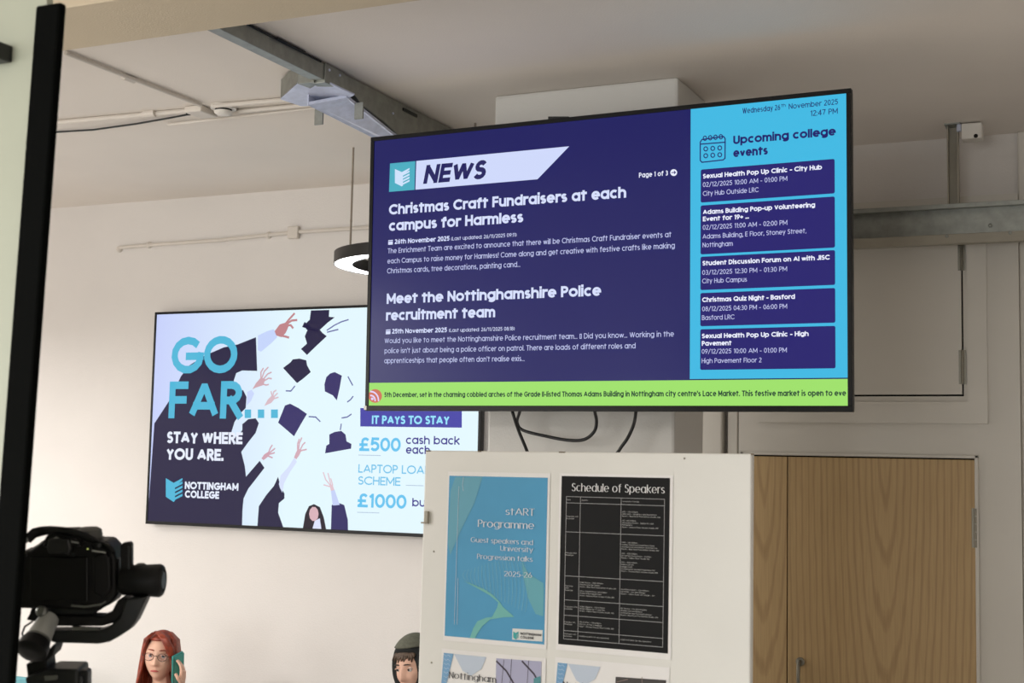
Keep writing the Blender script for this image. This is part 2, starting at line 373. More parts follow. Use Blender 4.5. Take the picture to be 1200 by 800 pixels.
def window(n, p0, p1, axis, z0, z1):
    wd = root_empty('window_%d' % n, p0); wd['kind'] = 'structure'
    mb = MB(); t = .06
    def bar(a, b, r, s):
        if axis == 'x': mb.box((p0[0]-.03, a, r), (p0[0]+.03, b, s))
        else: mb.box((a, p0[1]-.03, r), (b, p0[1]+.03, s))
    a, b = (p0[1], p1[1]) if axis == 'x' else (p0[0], p1[0])
    bar(a, b, z0, z0+t); bar(a, b, z1-t, z1)
    for k in range(4):
        c = a+(b-a)*k/3; bar(c-t/2, c+t/2, z0, z1)
    obj('window_frame', mb, M_trim, wd)
    g = bpy.data.materials.get('window_glass')
    if not g:
        g = bpy.data.materials.new('window_glass'); g.use_nodes = True; gb = g.node_tree.nodes['Principled BSDF']
        gb.inputs['Transmission Weight'].default_value = 1; gb.inputs['Roughness'].default_value = 0; gb.inputs['IOR'].default_value = 1.02
    for k in range(3):
        c0, c1 = a+(b-a)*k/3+t/2, a+(b-a)*(k+1)/3-t/2
        pb = MB().box((p0[0]-.004, c0, z0+t), (p0[0]+.004, c1, z1-t)) if axis == 'x' else MB().box((c0, p0[1]-.004, z0+t), (c1, p0[1]+.004, z1-t))
        obj('window_pane', pb, g, wd)
window(1, (XL-.06, -4.9, .95), (XL-.06, .5, .95), 'x', .95, 2.9)
window(2, (-6.3, YF-.06, .95), (-.2, YF-.06, .95), 'y', .95, 2.75)
# downstand beam across the ceiling
by0, by1 = 3.17, 3.52
struct('ceiling_beam', MB().box((XL, by0, 3.603), (XR, by1, CZ)), M_beam, bevel=.004)
# free-standing pillar behind the large screen
CX0, CX1, CY0, CY1 = -2.362, -1.575, 4.89, 5.27
struct('wall_pillar', MB().box((CX0, CY0, 0), (CX1, CY1, CZ)), M_col, bevel=.012)
# boxed risers beside the cupboard
struct('trim_1', MB().box((-1.862, WY-.07, 0), (-1.758, WY, CZ)), M_trim, bevel=.008)
struct('trim_2', MB().box((-1.738, WY-.045, 0), (-1.69, WY, CZ)), M_trim, bevel=.006)
struct('baseboard_back', MB().box((XL, WY-.018, 0), (-1.87, WY, .12)), M_trim, bevel=.004)

# cupboard front: panelled surround, double door, hatch
Ysur = WY-.05
fr = MB()
DX0, DX1, DZ = -1.66, -.626, 2.258          # door opening
fr.box((-1.683, Ysur, 0), (DX0, WY, DZ)); fr.box((DX1, Ysur, 0), (-.44, WY, DZ))
fr.box((-1.683, Ysur, DZ), (-.44, WY, 2.53)); fr.box((-1.683, Ysur, 2.53), (-1.45, WY, 3.34)); fr.box((-.672, Ysur, 2.53), (-.44, WY, 3.34)); fr.box((-1.683, Ysur, 3.34), (-.44, WY, 3.42))
struct('trim_3', fr, M_trim)
# raised architrave round the hatch
ar = MB(); YA = Ysur-.016
ar.box((-1.59, YA, 2.41), (-.572, Ysur, 2.505)); ar.box((-.655, YA, 2.505), (-.572, Ysur, 3.36)); ar.box((-1.59, YA, 2.505), (-1.47, Ysur, 3.36))
struct('trim_4', ar, M_trim)
# thin bead round the doors
bd = MB(); bd.box((DX0-.012, Ysur-.012, 0), (DX0+.004, Ysur, DZ+.014)); bd.box((DX1-.004, Ysur-.012, 0), (DX1+.012, Ysur, DZ+.014)); bd.box((DX0-.012, Ysur-.012, DZ), (DX1+.012, Ysur, DZ+.014))
struct('trim_5', bd, M_trim, bevel=.003)
struct('trim_6', MB().box((-.44, WY-.03, 0), (-.33, WY, CZ)), M_trim, bevel=.008)
d1 = root_empty('door_1', ((DX0+DX1)/2, Ysur, 0)); d1['kind'] = 'structure'
seam = -1.451
obj('door_recess', MB().box((DX0, WY-.006, 0), (DX1, WY-.002, DZ)), M_dark, d1)
narrow = obj('door_leaf', MB().box((DX0+.003, Ysur-.002, .01), (seam-.0025, Ysur+.03, DZ-.006)), M_wood2, d1, bevel=.002)
wide = obj('door_leaf', MB().box((seam+.0025, Ysur-.002, .01), (DX1-.004, Ysur+.03, DZ-.006)), M_wood, d1, bevel=.002)
def hinge(parent, x, z, hgt, material=None, y=Ysur):
    hb = MB(); n = 5
    for k in range(n): hb.lathe((x, y-.008, z+hgt*k/n+.001), (0,0,1), [(0,.007),(hgt/n-.002,.007)], 10)
    hb.box((x-.016, y-.006, z), (x+.014, y-.001, z+hgt)); return obj('hinge', hb, material or M_steel, parent)
hz = atY(1143, 617, Ysur).z; hinge(wide, DX1-.002, hz-.09, .17)
hinge(wide, DX1-.002, .35, .17)
hp = atY(938, 775, Ysur); hb = MB()
hb.tube([(hp.x, Ysur, hp.z), (hp.x, Ysur-.035, hp.z+.004), (hp.x, Ysur-.045, hp.z-.012), (hp.x, Ysur-.045, hp.z-.13), (hp.x, Ysur-.035, hp.z-.146), (hp.x, Ysur, hp.z-.142)], .0085, 10)
hb.lathe((hp.x, Ysur-.003, hp.z), (0,-1,0), [(0,.02),(.005,.02),(.007,.014)], 16); hb.lathe((hp.x, Ysur-.003, hp.z-.142), (0,-1,0), [(0,.02),(.005,.02),(.007,.014)], 16)
obj('door_handle', hb, M_steel, wide, smooth='angle')
d2 = root_empty('door_2', (-1.06, Ysur, 2.53)); d2['kind'] = 'structure'
obj('door_recess', MB().box((-1.45, WY-.006, 2.53), (-.672, WY-.002, 3.34)), M_dark, d2)
hatch = obj('door_leaf', MB().box((-1.447, Ysur-.004, 2.538), (-.679, Ysur+.025, 3.335)), M_trim, d2, bevel=.002)
hinge(hatch, -.676, atY(1129, 450, Ysur).z, .15, M_steel); hinge(hatch, -.676, atY(1130, 317, Ysur).z, .13, M_steel)

# ---------------------------------------------------------------- metal tray on the right
YT = 6.0
tz1 = atY(1100, 239.5, YT).z; tz0 = atY(1100, 285.5, YT).z
tr = root_empty('cable_tray', (.4, YT, tz0))
web = MB().box((CX1+.1, YT+.055, tz0), (XR, YT+.058, tz1)); web.box((CX1+.1, YT, tz1-.014), (XR, YT+.055, tz1)); web.box((CX1+.1, YT-.002, tz1-.02), (XR, YT+.002, tz1))
obj('channel', web, M_galv, tr, bevel=.001)
fl = MB().prism([(CX1+.1, YT-.008, tz0+.038), (CX1+.1, YT+.055, tz0+.046), (CX1+.1, YT+.055, tz0), (CX1+.1, YT-.008, tz0-.004)], (XR-CX1-.1, 0, 0))
obj('flange', fl, M_strut, tr, bevel=.002)
for x_, y_ in ((1159, 262), (1110, 277), (1184, 273)):
    p = atY(x_, y_, YT); obj('bolt', MB().lathe((p.x, YT-.006 if y_ > 268 else YT+.05, p.z), (0,-1,0), [(0,.008),(.006,.008),(.008,.004)], 10), M_galv, tr)
tag(tr, 'galvanised steel cable tray running across the hatch right of the large screen', 'cable tray')
hx = atY(1117, 200, YT+.02).x
hg = root_empty('hanger_strut', (hx, YT+.02, tz1))
hm = MB(); hm.box((hx-.024, YT+.005, tz1), (hx-.018, YT+.045, CZ-.004)); hm.box((hx+.018, YT+.005, tz1), (hx+.024, YT+.045, CZ-.004)); hm.box((hx-.024, YT+.04, tz1), (hx+.024, YT+.045, CZ-.004))
obj('strut_channel', hm, M_strut, hg, bevel=.001)
obj('base_plate', MB().box((hx-.03, YT-.03, CZ-.006), (hx+.035, YT+.06, CZ)), M_galv, hg)
obj('bolt', MB().lathe((hx+.03, YT-.01, CZ-.035), (0,0,1), [(0,.011),(.03,.011)], 8), M_galv2, hg)
tag(hg, 'vertical metal strut hanging the tray from the ceiling', 'strut')
jb = root_empty('junction_box', (hx+.08, YT+.01, CZ-.075))
obj('box_body', MB().box((hx+.04, YT-.03, CZ-.075), (hx+.125, YT+.05, CZ-.006)), M_white, jb, bevel=.006)
obj('cable_entry', MB().lathe((hx+.1, YT-.031, CZ-.066), (0,-1,0), [(0,.009),(.003,.009)], 10), M_dark, jb)
tag(jb, 'small grey-white junction box beside the top of the strut', 'junction box')

# ---------------------------------------------------------------- galvanised trunking overhead on the left
tk = root_empty('cable_trunking', (-2.79, 4.3, 3.6))
XT = -2.762
obj('trunk_section', MB().box((XT-.05, 3.2, 3.628), (XT, 4.235, 3.69)), M_galv, tk, bevel=.002)
lid = MB()
for y0_, y1_, e_ in ((3.2, 3.9, .006), (3.9, 4.08, .012), (4.08, 4.2, .004)): lid.box((XT-.055, y0_, 3.688), (XT+e_, y1_, 3.694))
obj('lid', lid, M_gun, tk)
obj('coupler', MB().box((XT-.056, 4.225, 3.618), (XT+.006, 4.36, 3.694)), M_galv, tk, bevel=.002)
for yy in (4.25, 4.325): obj('screw', MB().lathe((XT+.006, yy, 3.672), (1,0,0), [(0,.005),(.004,.005)], 10), M_galv2, tk)
prof = [(4.36, 3.63), (4.45, 3.628), (4.51, 3.60), (4.68, 3.578), (4.85, 3.54), (5.15, 3.50), (6.24, 3.50), (6.24, 3.69), (4.36, 3.69)]
obj('trunk_section', MB().prism([(XT, y_, z_) for y_, z_ in prof], (-.05, 0, 0)), M_galv, tk, bevel=.002)
obj('screw', MB().lathe((XT, 4.75, 3.628), (1,0,0), [(0,.005),(.004,.005)], 10), M_galv2, tk)
clip = MB().box((XT-.002, 4.83, 3.66), (XT+.006, 4.95, 3.672)); obj('clip', clip, M_gun, tk)
# wide under-tray of the bend, seen from below
ut = MB().prism([(XT-.006, 4.40, 3.605), (XT-.14, 4.33, 3.57), (XT-.15, 4.98, 3.556), (XT-.006, 5.03, 3.50)], (0, 0, .012)); ut.prism([(XT-.14, 4.33, 3.57), (XT-.15, 4.98, 3.556), (XT-.15, 4.98, 3.66), (XT-.14, 4.33, 3.66)], (.004, 0, 0))
obj('bend_tray', ut, M_galv2, tk)
# tee branch toward the left
tee = MB().prism([(XT+.01, 4.26, 3.62), (XT+.03, 4.40, 3.612), (XT-.1, 4.47, 3.60), (-3.0, 4.43, 3.60), (-3.03, 4.33, 3.605), (-2.87, 4.21, 3.62)], (0, 0, .006))
obj('tee_plate', tee, M_galv2, tk)
obj('tee_side', MB().prism([(-3.03, 4.33, 3.606), (-2.87, 4.21, 3.62), (-2.80, 4.215, 3.62), (-2.80, 4.47, 3.62), (-3.0, 4.43, 3.606)], (0, 0, .08)), M_galv, tk, bevel=.001)
for x_, y_, hh in ((374, 139, .05), (421, 132, .05)):
    p = atZ(x_, y_, 3.56); obj('bracket', MB().box((p.x-.02, p.y-.004, 3.535), (p.x+.018, p.y+.004, 3.60)), M_galv, tk)
tag(tk, 'galvanised steel trunking under the ceiling with a tee bend left of the large screen', 'trunking')

# ---------------------------------------------------------------- conduits and smoke detector
def conduit(label, pts, r=.009, material=None, name='conduit', clips=(), sleeves=()):
    c = root_empty(name, Vector(pts[0]))
    obj('pipe', MB().tube(pts, r, 8), material or M_cond, c, smooth='angle')
    for p in clips: obj('saddle_clip', MB().ball(p, (.02, .02, .02), 10), M_cond, c)
    for p in sleeves: obj('coupling', MB().lathe(p, Vector(pts[-1])-Vector(pts[0]), [(-.03, r*1.5), (.03, r*1.5)], 10), M_cond, c)
    return tag(c, label, 'conduit')
cz = CZ-.011
C_ = lambda x, y, z=cz: atZ(x, y, z)
conduit('white conduit crossing the ceiling diagonally towards the junction box', [C_(77, 62), C_(235, 123)], .009, sleeves=[C_(151, 92)])
conduit('white conduit on the ceiling left of the junction box', [C_(60, 144), C_(228, 129)], .011, sleeves=[C_(175, 133)])
conduit('white conduit on the ceiling between the smoke detector and the steel trunking', [C_(250, 124), C_(357, 115)], .010)
conduit('pale double conduit below the smoke detector entering the trunking', [C_(241, 134), C_(369, 122)], .010)
conduit('slim grey conduit ending loose on the ceiling under the detector', [C_(197, 146), C_(260, 139), C_(352, 128), C_(415, 122)], .007)
conduit('thin loose cable sagging under the ceiling beside the black post', [C_(60, 155, cz+.003), C_(110, 152), C_(160, 145), C_(200, 138), C_(221, 134)], .0045, M_gun, 'ceiling_cable')
p = C_(236, 127, CZ); jb2 = root_empty('junction_box', (p.x, p.y, CZ-.03))
obj('box_body', MB().box((p.x-.045, p.y-.06, CZ-.03), (p.x+.045, p.y+.06, CZ-.001)), M_cond, jb2, bevel=.006)
q = C_(221, 132, CZ-.02); obj('gland', MB().lathe((q.x, q.y, CZ-.02), (1,0,0), [(-.006,.012),(.006,.012)], 12), M_dark, jb2)
tag(jb2, 'white junction box where the ceiling conduits meet', 'junction box')
p = C_(262, 124, CZ); sd = root_empty('smoke_detector', (p.x, p.y, CZ-.045))
obj('detector_base', MB().lathe((p.x, p.y, CZ), (0,0,-1), [(0,.055),(.014,.055),(.016,.045)], 28), M_white, sd, smooth='angle')
obj('detector_head', MB().lathe((p.x, p.y, CZ-.024), (0,0,-1), [(0,.04),(.008,.038),(.016,.028),(.018,.01)], 28), M_white, sd, smooth='angle')
obj('sensor_grille', MB().lathe((p.x, p.y, CZ-.015), (0,0,-1), [(0,.036),(.01,.036)], 28), M_dark, sd)
tag(sd, 'round white smoke detector on the ceiling with dark slots', 'smoke detector')
wz = WY-.012
wp = [atY(x, y, wz) for x, y in ((140, 290), (175, 287), (260, 281), (345, 272))]; wq = [atY(x, y, wz) for x, y in ((345, 272), (430, 266.5), (480, 263))]
conduit('long white conduit on the back wall above the far screen', wp, .011, clips=[atY(140, 292, wz+.006), atY(175, 287, wz+.006), atY(315, 275.5, wz+.006)])
conduit('white conduit continuing along the wall behind the ring lamp', wq, .011)
p = atY(346, 273, WY); obj_ = obj('junction_box', MB().box((p.x-.035, WY-.03, p.z-.035), (p.x+.035, WY-.0005, p.z+.035)), M_cond, bevel=.006)
tag(obj_, 'small white junction box on the back wall conduit left of the ring lamp', 'junction box')

# ---------------------------------------------------------------- ring pendant lamp
def ring_lamp(c, r0, wdt, hgt, wires):
    rl = root_empty('ring_pendant_lamp', (c.x, c.y, c.z)); S = 64
    def band(prof):
        mb = MB(); n = len(prof)
        for k in range(S):
            t = 2*math.pi*k/S
            for rr, zz in prof: mb.v.append(Vector((c.x+rr*math.cos(t), c.y+rr*math.sin(t), c.z+zz)))
        for k in range(S):
            for j in range(n): mb.f.append((k*n+j, ((k+1) % S)*n+j, ((k+1) % S)*n+(j+1) % n, k*n+(j+1) % n))
        return mb
    obj('lamp_housing', band([(r0, 0), (r0, hgt), (r0-wdt, hgt), (r0-wdt, 0), (r0-wdt+.004, 0), (r0-wdt+.004, hgt-.01), (r0-.004, hgt-.01), (r0-.004, 0)]), M_black, rl, smooth='angle')
    em = bpy.data.materials.new('lamp_diffuser'); em.use_nodes = True; b = em.node_tree.nodes['Principled BSDF']
    b.inputs['Base Color'].default_value = (.9, .9, .9, 1); b.inputs['Emission Color'].default_value = (1, .98, .97, 1); b.inputs['Emission Strength'].default_value = LAMP
    obj('diffuser', band([(r0-.005, .004), (r0-.005, .012), (r0-wdt+.005, .012), (r0-wdt+.005, .004)]), em, rl)
    for a in wires:
        q = Vector((c.x+(r0-.02)*math.cos(a), c.y+(r0-.02)*math.sin(a), c.z+hgt))
        wb = MB().tube([q, (q.x, q.y, CZ)], .005, 6)
        wb.lathe((q.x, q.y, c.z+hgt), (0,0,1), [(0,.008),(.02,.006),(.03,.003)], 10)
        for zz in (.18, .37): wb.lathe((q.x, q.y, c.z+hgt+zz), (0,0,1), [(0,.006),(.012,.006)], 8)
        obj('suspension_wire', wb, M_cord, rl)
    return rl
LAMP = 12.
rc = atY(502, 313.5, 5.5); ra = .44
wdir = atZ(411, 284, rc.z+.055)-rc; wa = math.atan2(wdir.y, wdir.x)
wa = min((k*.01 for k in range(-314, 314)), key=lambda a: abs(((Vector((rc.x+.42*math.cos(a), rc.y+.42*math.sin(a), rc.z+.2))-CP).dot(rgt)/(Vector((rc.x+.42*math.cos(a), rc.y+.42*math.sin(a), rc.z+.2))-CP).dot(fwd))-((411-600)/F_PX))+ (.5 if math.sin(a) > .2 else 0))
rl = ring_lamp(rc, ra, .088, .056, [wa, wa+2.5, wa-2.5])
tag(rl, 'round black ring pendant lamp glowing white beside the large screen', 'pendant lamp')

# ================================================================ SCREENS
def television(name, X, Y, Z, W, H, yaw, tilt, depth, label, inset, bottom):
    e = Vector((math.cos(yaw), math.sin(yaw), 0)); n = Vector((-math.sin(yaw), math.cos(yaw), 0)); u = Vector((0,0,1))*math.cos(tilt)-n*math.sin(tilt)
    sf = Surf((X, Y, Z), e, u)
    t = root_empty(name, sf.pt(W/2, 0, -depth/2), yaw)
    bz = MB(); F = lambda a, b, h: sf.pt(a, b, h)
    for (a0, b0, a1, b1) in ((0, 0, W, bottom), (0, H-inset, W, H), (0, bottom, inset, H-inset), (W-inset, bottom, W, H-inset)):
        bz.prism([F(a0,b0,.004), F(a1,b0,.004), F(a1,b1,.004), F(a0,b1,.004)], -sf.n*.03)
    obj('bezel', bz, M_bezel, t, bevel=.0015)
    bk = MB().prism([F(.004,.004,-.02), F(W-.004,.004,-.02), F(W-.004,H-.004,-.02), F(.004,H-.004,-.02)], -sf.n*.03)
    bk.prism([F(W*.12,H*.1,-.045), F(W*.88,H*.1,-.045), F(W*.88,H*.85,-.045), F(W*.12,H*.85,-.045)], -sf.n*(depth-.045))
    obj('back_casing', bk, M_black, t, bevel=.004)
    tag(t, label, 'television'); return t, sf
W1, H1 = 1.933, 1.108
tv1, S1 = television('television', -2.7874, 4.6458, 2.3921, W1, H1, -.026, .0172, .075,
    'large black-framed screen showing a navy NEWS page with a green ticker', .0165, .021)
i1 = .0165
scr1 = obj('screen', S1.quad_mb(i1, .021, W1-i1, H1-i1, 0.), emis((24, 25, 94)), tv1); _p = scr1.data.materials[0].node_tree.nodes['Principled BSDF']; _p.inputs['Roughness'].default_value = .25; _p.inputs['Specular IOR Level'].default_value = .2
mt = MB(); cm = S1.pt(W1*.5, H1*.5, -.07)
mt.box((cm.x-.3, cm.y, cm.z-.25), (cm.x+.3, cm.y+.02, cm.z+.25)); mt.box((cm.x-.06, cm.y, cm.z-.2), (cm.x+.06, CY0-.012, cm.z+.2)); mt.box((cm.x-.25, CY0-.014, cm.z-.3), (cm.x+.25, CY0, cm.z+.3))
obj('wall_mount', mt, M_black, tv1, bevel=.003)
q = S1.loc(641, 139.5); q2 = S1.loc(665, 137)
obj('mount_clip', MB().prism([S1.pt(q.x,H1-.01,-.01), S1.pt(q2.x,H1-.01,-.01), S1.pt(q2.x,H1+.006,-.01), S1.pt(q.x,H1+.014,-.01)], -S1.n*.02), M_black, tv1)
q = S1.pt(0.004, .01, .0045); obj('corner_tag', S1.quad_mb(-.004, .004, .008, .02, .0045), M_white, tv1)

HH = .0008
def part(name, mb, col, par, label=None, stuff=False, **k): return obj(name, mb, emis(col, **k), par, stuff=stuff, label=label, recalc=False)
# cyan events column and ticker
yb = S1.loc(808, 444).y; xb = S1.loc(809, 280).x
part('events_panel', S1.quad_mb(xb, yb, W1-i1, H1-i1, HH), (62, 184, 226), scr1, 'bright cyan column of upcoming events')
yt = S1.loc(992, 443).y; yt = (yt+S1.loc(431, 449.2).y)/2
part('ticker_bar', S1.quad_mb(i1, .021, W1-i1, yt, HH*1.5), (158, 224, 106), scr1, 'light green ticker bar')
# news banner
part('logo_square', S1.poly_mb([(456,224.8),(485.8,222.4),(486.8,188.8),(457.2,191.6)], HH), (72, 172, 192), scr1, 'teal square with a pale chevron emblem')
part('banner', S1.poly_mb([(486.9,222.2),(630,210),(667.2,171.4),(488,188.6)], HH), (206, 216, 250), scr1, 'pale slanted banner behind the word NEWS')
def emblem(surf, x0, y0, x1, y1, h, skew=0.):
    """open-book chevron: solid left page, striped right page"""
    def P(u, v): return surf.loc(x0+(x1-x0)*u, y0+(y1-y0)*v+skew*(u))
    mb = MB(); add = lambda pts: mb.add([surf.pt(*P(u, v), h) for u, v in pts], [tuple(range(len(pts)))])
    add([(0,0),(.46,.2),(.46,1),(0,.78)])
    add([(.46,.2),(.98,0),(.98,.08),(.54,.36),(.54,.95),(.46,1)])
    for k in range(4):
        v = .14+.17*k; add([(.54,.3+.17*k),(.98,v),(.98,v+.1),(.54,.4+.17*k)])
    return mb
part('emblem', emblem(S1, 463, 198, 480.5, 219, HH*2, -1.2), (205, 225, 250), scr1)
part('heading', ptext(MB(), S1, 'NEWS', 496, 215.6, 568, 209.6, 22, .235, HH*2, shear=.2, gap=.06), (30, 28, 92), scr1, 'bold slanted word NEWS')
def T1(name, items, col, stuff=False, label=None):
    mb = MB()
    for it in items:
        ptext(mb, S1, it[0], *it[1:5], it[5], it[6] if len(it) > 6 else .14, HH*2.6)
    return part(name, mb, col, scr1, label, stuff)
lt = (214, 222, 252)
T1('headline', [('Christmas Craft Fundraisers at each',456,251.6,734,231.7,12.6,.225), ('campus for Harmless',456,270.6,613.4,260.6,12.5,.225)], lt, True)
T1('headline', [('Meet the Nottinghamshire Police',453.4,356.3,704.6,346.2,12.6,.225), ('recruitment team',452.6,375.8,580.5,371.4,12.4,.225)], lt, True)
T1('date_line', [('26th November 2025',462.8,286,527,282,5.6,.2), ('(Last updated: 26/11/2025 09:11)',529,282,605.6,276.8,4.3,.13)], lt, True)
T1('date_line', [('25th November 2025',459.7,391,524,389,5.6,.2), ('(Last updated: 26/11/2025 08:18)',526.4,389,603.3,387,4.3,.13)], lt, True)
T1('paragraph', [('The Enrichment Team are excited to announce that there will be Christmas Craft Fundraiser events at',454.7,297.1,787,277.6,6.2,.13),
   ('each Campus to raise money for Harmless! Come along and get creative with festive crafts like making',454.3,308.8,791,290.8,6.2,.13),
   ('Christmas cards, tree decorations, painting cand...',453.9,320.3,610,312.8,6.2,.13)], (192, 198, 236), True)
T1('paragraph', [('Would you like to meet the Nottinghamshire Police recruitment team... \u25af Did you know... Working in the',451,402.4,790,394,6.2,.13),
   ("police isn't just about being a police officer on patrol. There are loads of different roles and",450.9,414.5,745,407.4,6.2,.13),
   ("apprenticeships that people often don't realise exis...",450.5,426,615,422.5,6.2,.13)], (192, 198, 236), True)
T1('page_number', [('Page 1 of 3',749,208.4,783,205.4,5.8,.17)], (235, 238, 255), True)
def disc(surf, x, y, rpx, h, mb=None, n=20):
    return surf.poly_mb([(x+rpx*math.cos(2*math.pi*k/n), y+rpx*math.sin(2*math.pi*k/n)) for k in range(n)], h, mb)
part('page_arrow', disc(S1, 789.6, 202.2, 4, HH), (235, 238, 255), scr1)
part('page_arrow', S1.line_mb([(787.3,202.3),(791.8,202)], .003, HH*2).add([S1.pt(*S1.loc(x,y),HH*2) for x, y in ((790,199.8),(792.6,202),(790.2,204.2))], [(0,1,2)]), (40,40,110), scr1)
for x, y in ((455,286.8),(452.2,391.6)):
    part('calendar_glyph', S1.poly_mb([(x,y),(x+5.4,y-.3),(x+5.6,y-5.8),(x+.2,y-5.4)], HH), lt, scr1)
    part('calendar_glyph', S1.line_mb([(x+.2,y-3.9),(x+5.5,y-4.3)], .0022, HH*2), (50,50,118), scr1)
nv = (28, 24, 104)
T1('date_and_time', [('Wednesday 26',870.3,133.8,914.5,128.4,6.4,.13), ('th',915.5,125.8,921,125.3,4,.13), ('November 2025',924.5,127.5,982.1,122.8,6.4,.13), ('12:47 PM',949.8,136,981.9,133.5,6.6,.13)], nv, True)
T1('panel_title', [('Upcoming college',859.5,169.4,979.6,158.4,10,.23), ('events',859.5,184,900,181.3,10,.23)], nv, True, 'navy bold words Upcoming college events')
ci = MB(); cl = .0042
cx0, cx1, cy0, cy1 = 820.8, 850, 161.5, 190
S1.line_mb([(cx0+2,cy0+2),(cx1-2,cy0-1.6),(cx1,cy0+1),(cx1-.2,cy1-4.6),(cx1-2.4,cy1-2.6),(cx0+2,cy1+.2),(cx0,cy1-2),(cx0,cy0+5)], cl, HH*2, ci, True)
S1.line_mb([(cx0,cy0+7.5),(cx1,cy0+5.2)], cl, HH*2, ci)
for k in range(4):
    x = cx0+5.5+k*6.2; y = cy0-.4-k*.6+1
    S1.line_mb([(x+2.1*math.cos(a*.7854), y+2.6*math.sin(a*.7854)) for a in range(8)], cl*.85, HH*2.4, ci, True)
for r_ in range(2):
    for k in range(3):
        x = cx0+6.4+k*8.2; y = cy0+13+r_*8-k*.55
        S1.line_mb([(x+2.3*math.cos(a*.7854), y+2.5*math.sin(a*.7854)) for a in range(8)], cl*.85, HH*2, ci, True)
part('calendar_icon', ci, nv, scr1, 'navy outline calendar icon')
cards = [
 ([(821.3,237.6),(978.8,226.4),(978.8,185.6),(821.8,199.2)], [('Sexual Health Pop Up Clinic - City Hub',823.9,209.3,963.5,198.7,5.6,1),('02/12/2025 10:00 AM - 01:00 PM',823.9,219.5,922.8,211.7,5.6,0),('City Hub Outside LRC',823.9,229.7,889.2,225,5.6,0)]),
 ([(820.7,298.4),(978.8,289.8),(978.8,229.7),(821.2,241.3)], [('Adams Building Pop-up Volunteering',823.9,251.2,955.4,242.9,5.6,1),('Event for 19+ ...',823.9,259.2,878,256.4,5.6,1),('02/12/2025 11:00 AM - 02:00 PM',823.8,269.6,922.8,263.2,5.6,0),('Adams Building, E Floor, Stoney Street,',823.6,279.4,945.1,273.6,5.6,0),('Nottingham',823.6,290,859,288,5.6,0)]),
 ([(820.5,340.3),(978.8,333.3),(978.8,292.7),(820.6,301.2)], [('Student Discussion Forum on AI with JISC',823.4,311.6,972.7,303.7,5.6,1),('03/12/2025 12:30 PM - 01:30 PM',823.2,322,922.6,317.8,5.6,0),('City Hub Campus',823.1,332,875.6,330,5.6,0)]),
 ([(820.3,382.8),(978.8,377.4),(978.8,336.7),(820.4,344)], [('Christmas Quiz Night - Basford',823.1,354,931.8,350.2,5.6,1),('08/12/2025 04:30 PM - 06:00 PM',823.1,365,922.6,361.2,5.6,0),('Basford LRC',822.9,375.2,860.9,373.8,5.6,0)]),
 ([(820.1,434),(978.8,430.7),(978.8,381.3),(820.2,386.2)], [('Sexual Health Pop Up Clinic - High',822.7,396.8,947.8,393.2,5.6,1),('Pavement',822.7,405.3,857.5,404.2,5.6,1),('09/12/2025 10:00 AM - 01:00 PM',822.6,415.2,922.3,412,5.6,0),('High Pavement Floor 2',822.6,425.7,892.7,424.2,5.6,0)])]
ax = S1.loc(821, 320).x; bx = S1.loc(978.8, 320).x
for quad, lines in cards:
    P = [S1.loc(*p) for p in quad]; b0 = (P[0].y+P[1].y)/2; b1 = (P[2].y+P[3].y)/2; r = .006
    pts = []
    for (cx, cy, a0) in ((bx-r,b0+r,-90),(bx-r,b1-r,0),(ax+r,b1-r,90),(ax+r,b0+r,180)):
        pts += [(cx+r*math.cos(R(a0+k*30)), cy+r*math.sin(R(a0+k*30))) for k in range(4)]
    cardo = part('event_card', MB().add([S1.pt(a,b,HH*2) for a,b in pts], [tuple(range(len(pts)))]), (34, 28, 108), scr1)
    mb = MB(); mb2 = MB()
    for L in lines: ptext(mb2 if L[6] else mb, S1, L[0], *L[1:5], L[5], .22 if L[6] else .12, HH*3.4)
    part('card_title', mb2, (235, 238, 255), scr1, None, True); part('card_details', mb, (196, 200, 240), scr1, None, True)
T1('ticker_text', [("5th December, set in the charming cobbled arches of the Grade II-listed Thomas Adams Building in Nottingham city centre's Lace Market. This festive market is open to eve",450.6,466.3,991.6,462.6,6.4,.19)], (28, 60, 50), True)
part('feed_icon', disc(S1, 439.9, 463.8, 8, HH*2.4), (206, 112, 88), scr1, 'round orange feed icon with pale arcs')
fi = MB(); disc(S1, 436.6, 467.2, 1.6, HH*3.2, fi, 10)
for rr in (5, 9): S1.line_mb([(435+rr*math.cos(R(a)), 469-rr*math.sin(R(a))*1.15) for a in range(0, 91, 15)], .0065, HH*3.2, fi)
part('feed_arcs', fi, (225, 210, 250), scr1)

# ---- far screen
W2, H2 = 2.129, 1.22
tv2, S2 = television('television', -5.1541, 6.1956, 1.8045, W2, H2, -.0044, 0, .052,
    'far wall screen reading GO FAR with thrown graduation caps', .014, .018)
scr2 = obj('screen', S2.quad_mb(.014, .018, W2-.014, H2-.014, 0.), emis((198, 208, 250), 1., (226, 246, 253), 0, 0, .45), tv2)
def P2(name, pts, col, h=HH, label=None, **k): return part(name, S2.poly_mb(pts, h), col, scr2, label, **k)
navy = (30, 24, 62)
def tri_poly(name, surf, pts, col, h, par, label=None):
    o = part(name, surf.poly_mb(pts, h), col, par, label)
    bm = bmesh.new(); bm.from_mesh(o.data); bmesh.ops.triangulate(bm, faces=bm.faces, ngon_method='EAR_CLIP'); bm.to_mesh(o.data); bm.free(); return o
Q2 = lambda name, pts, col, h=HH, label=None: tri_poly(name, S2, pts, col, h, scr2, label)
bl = S2.pt(.014, .018)
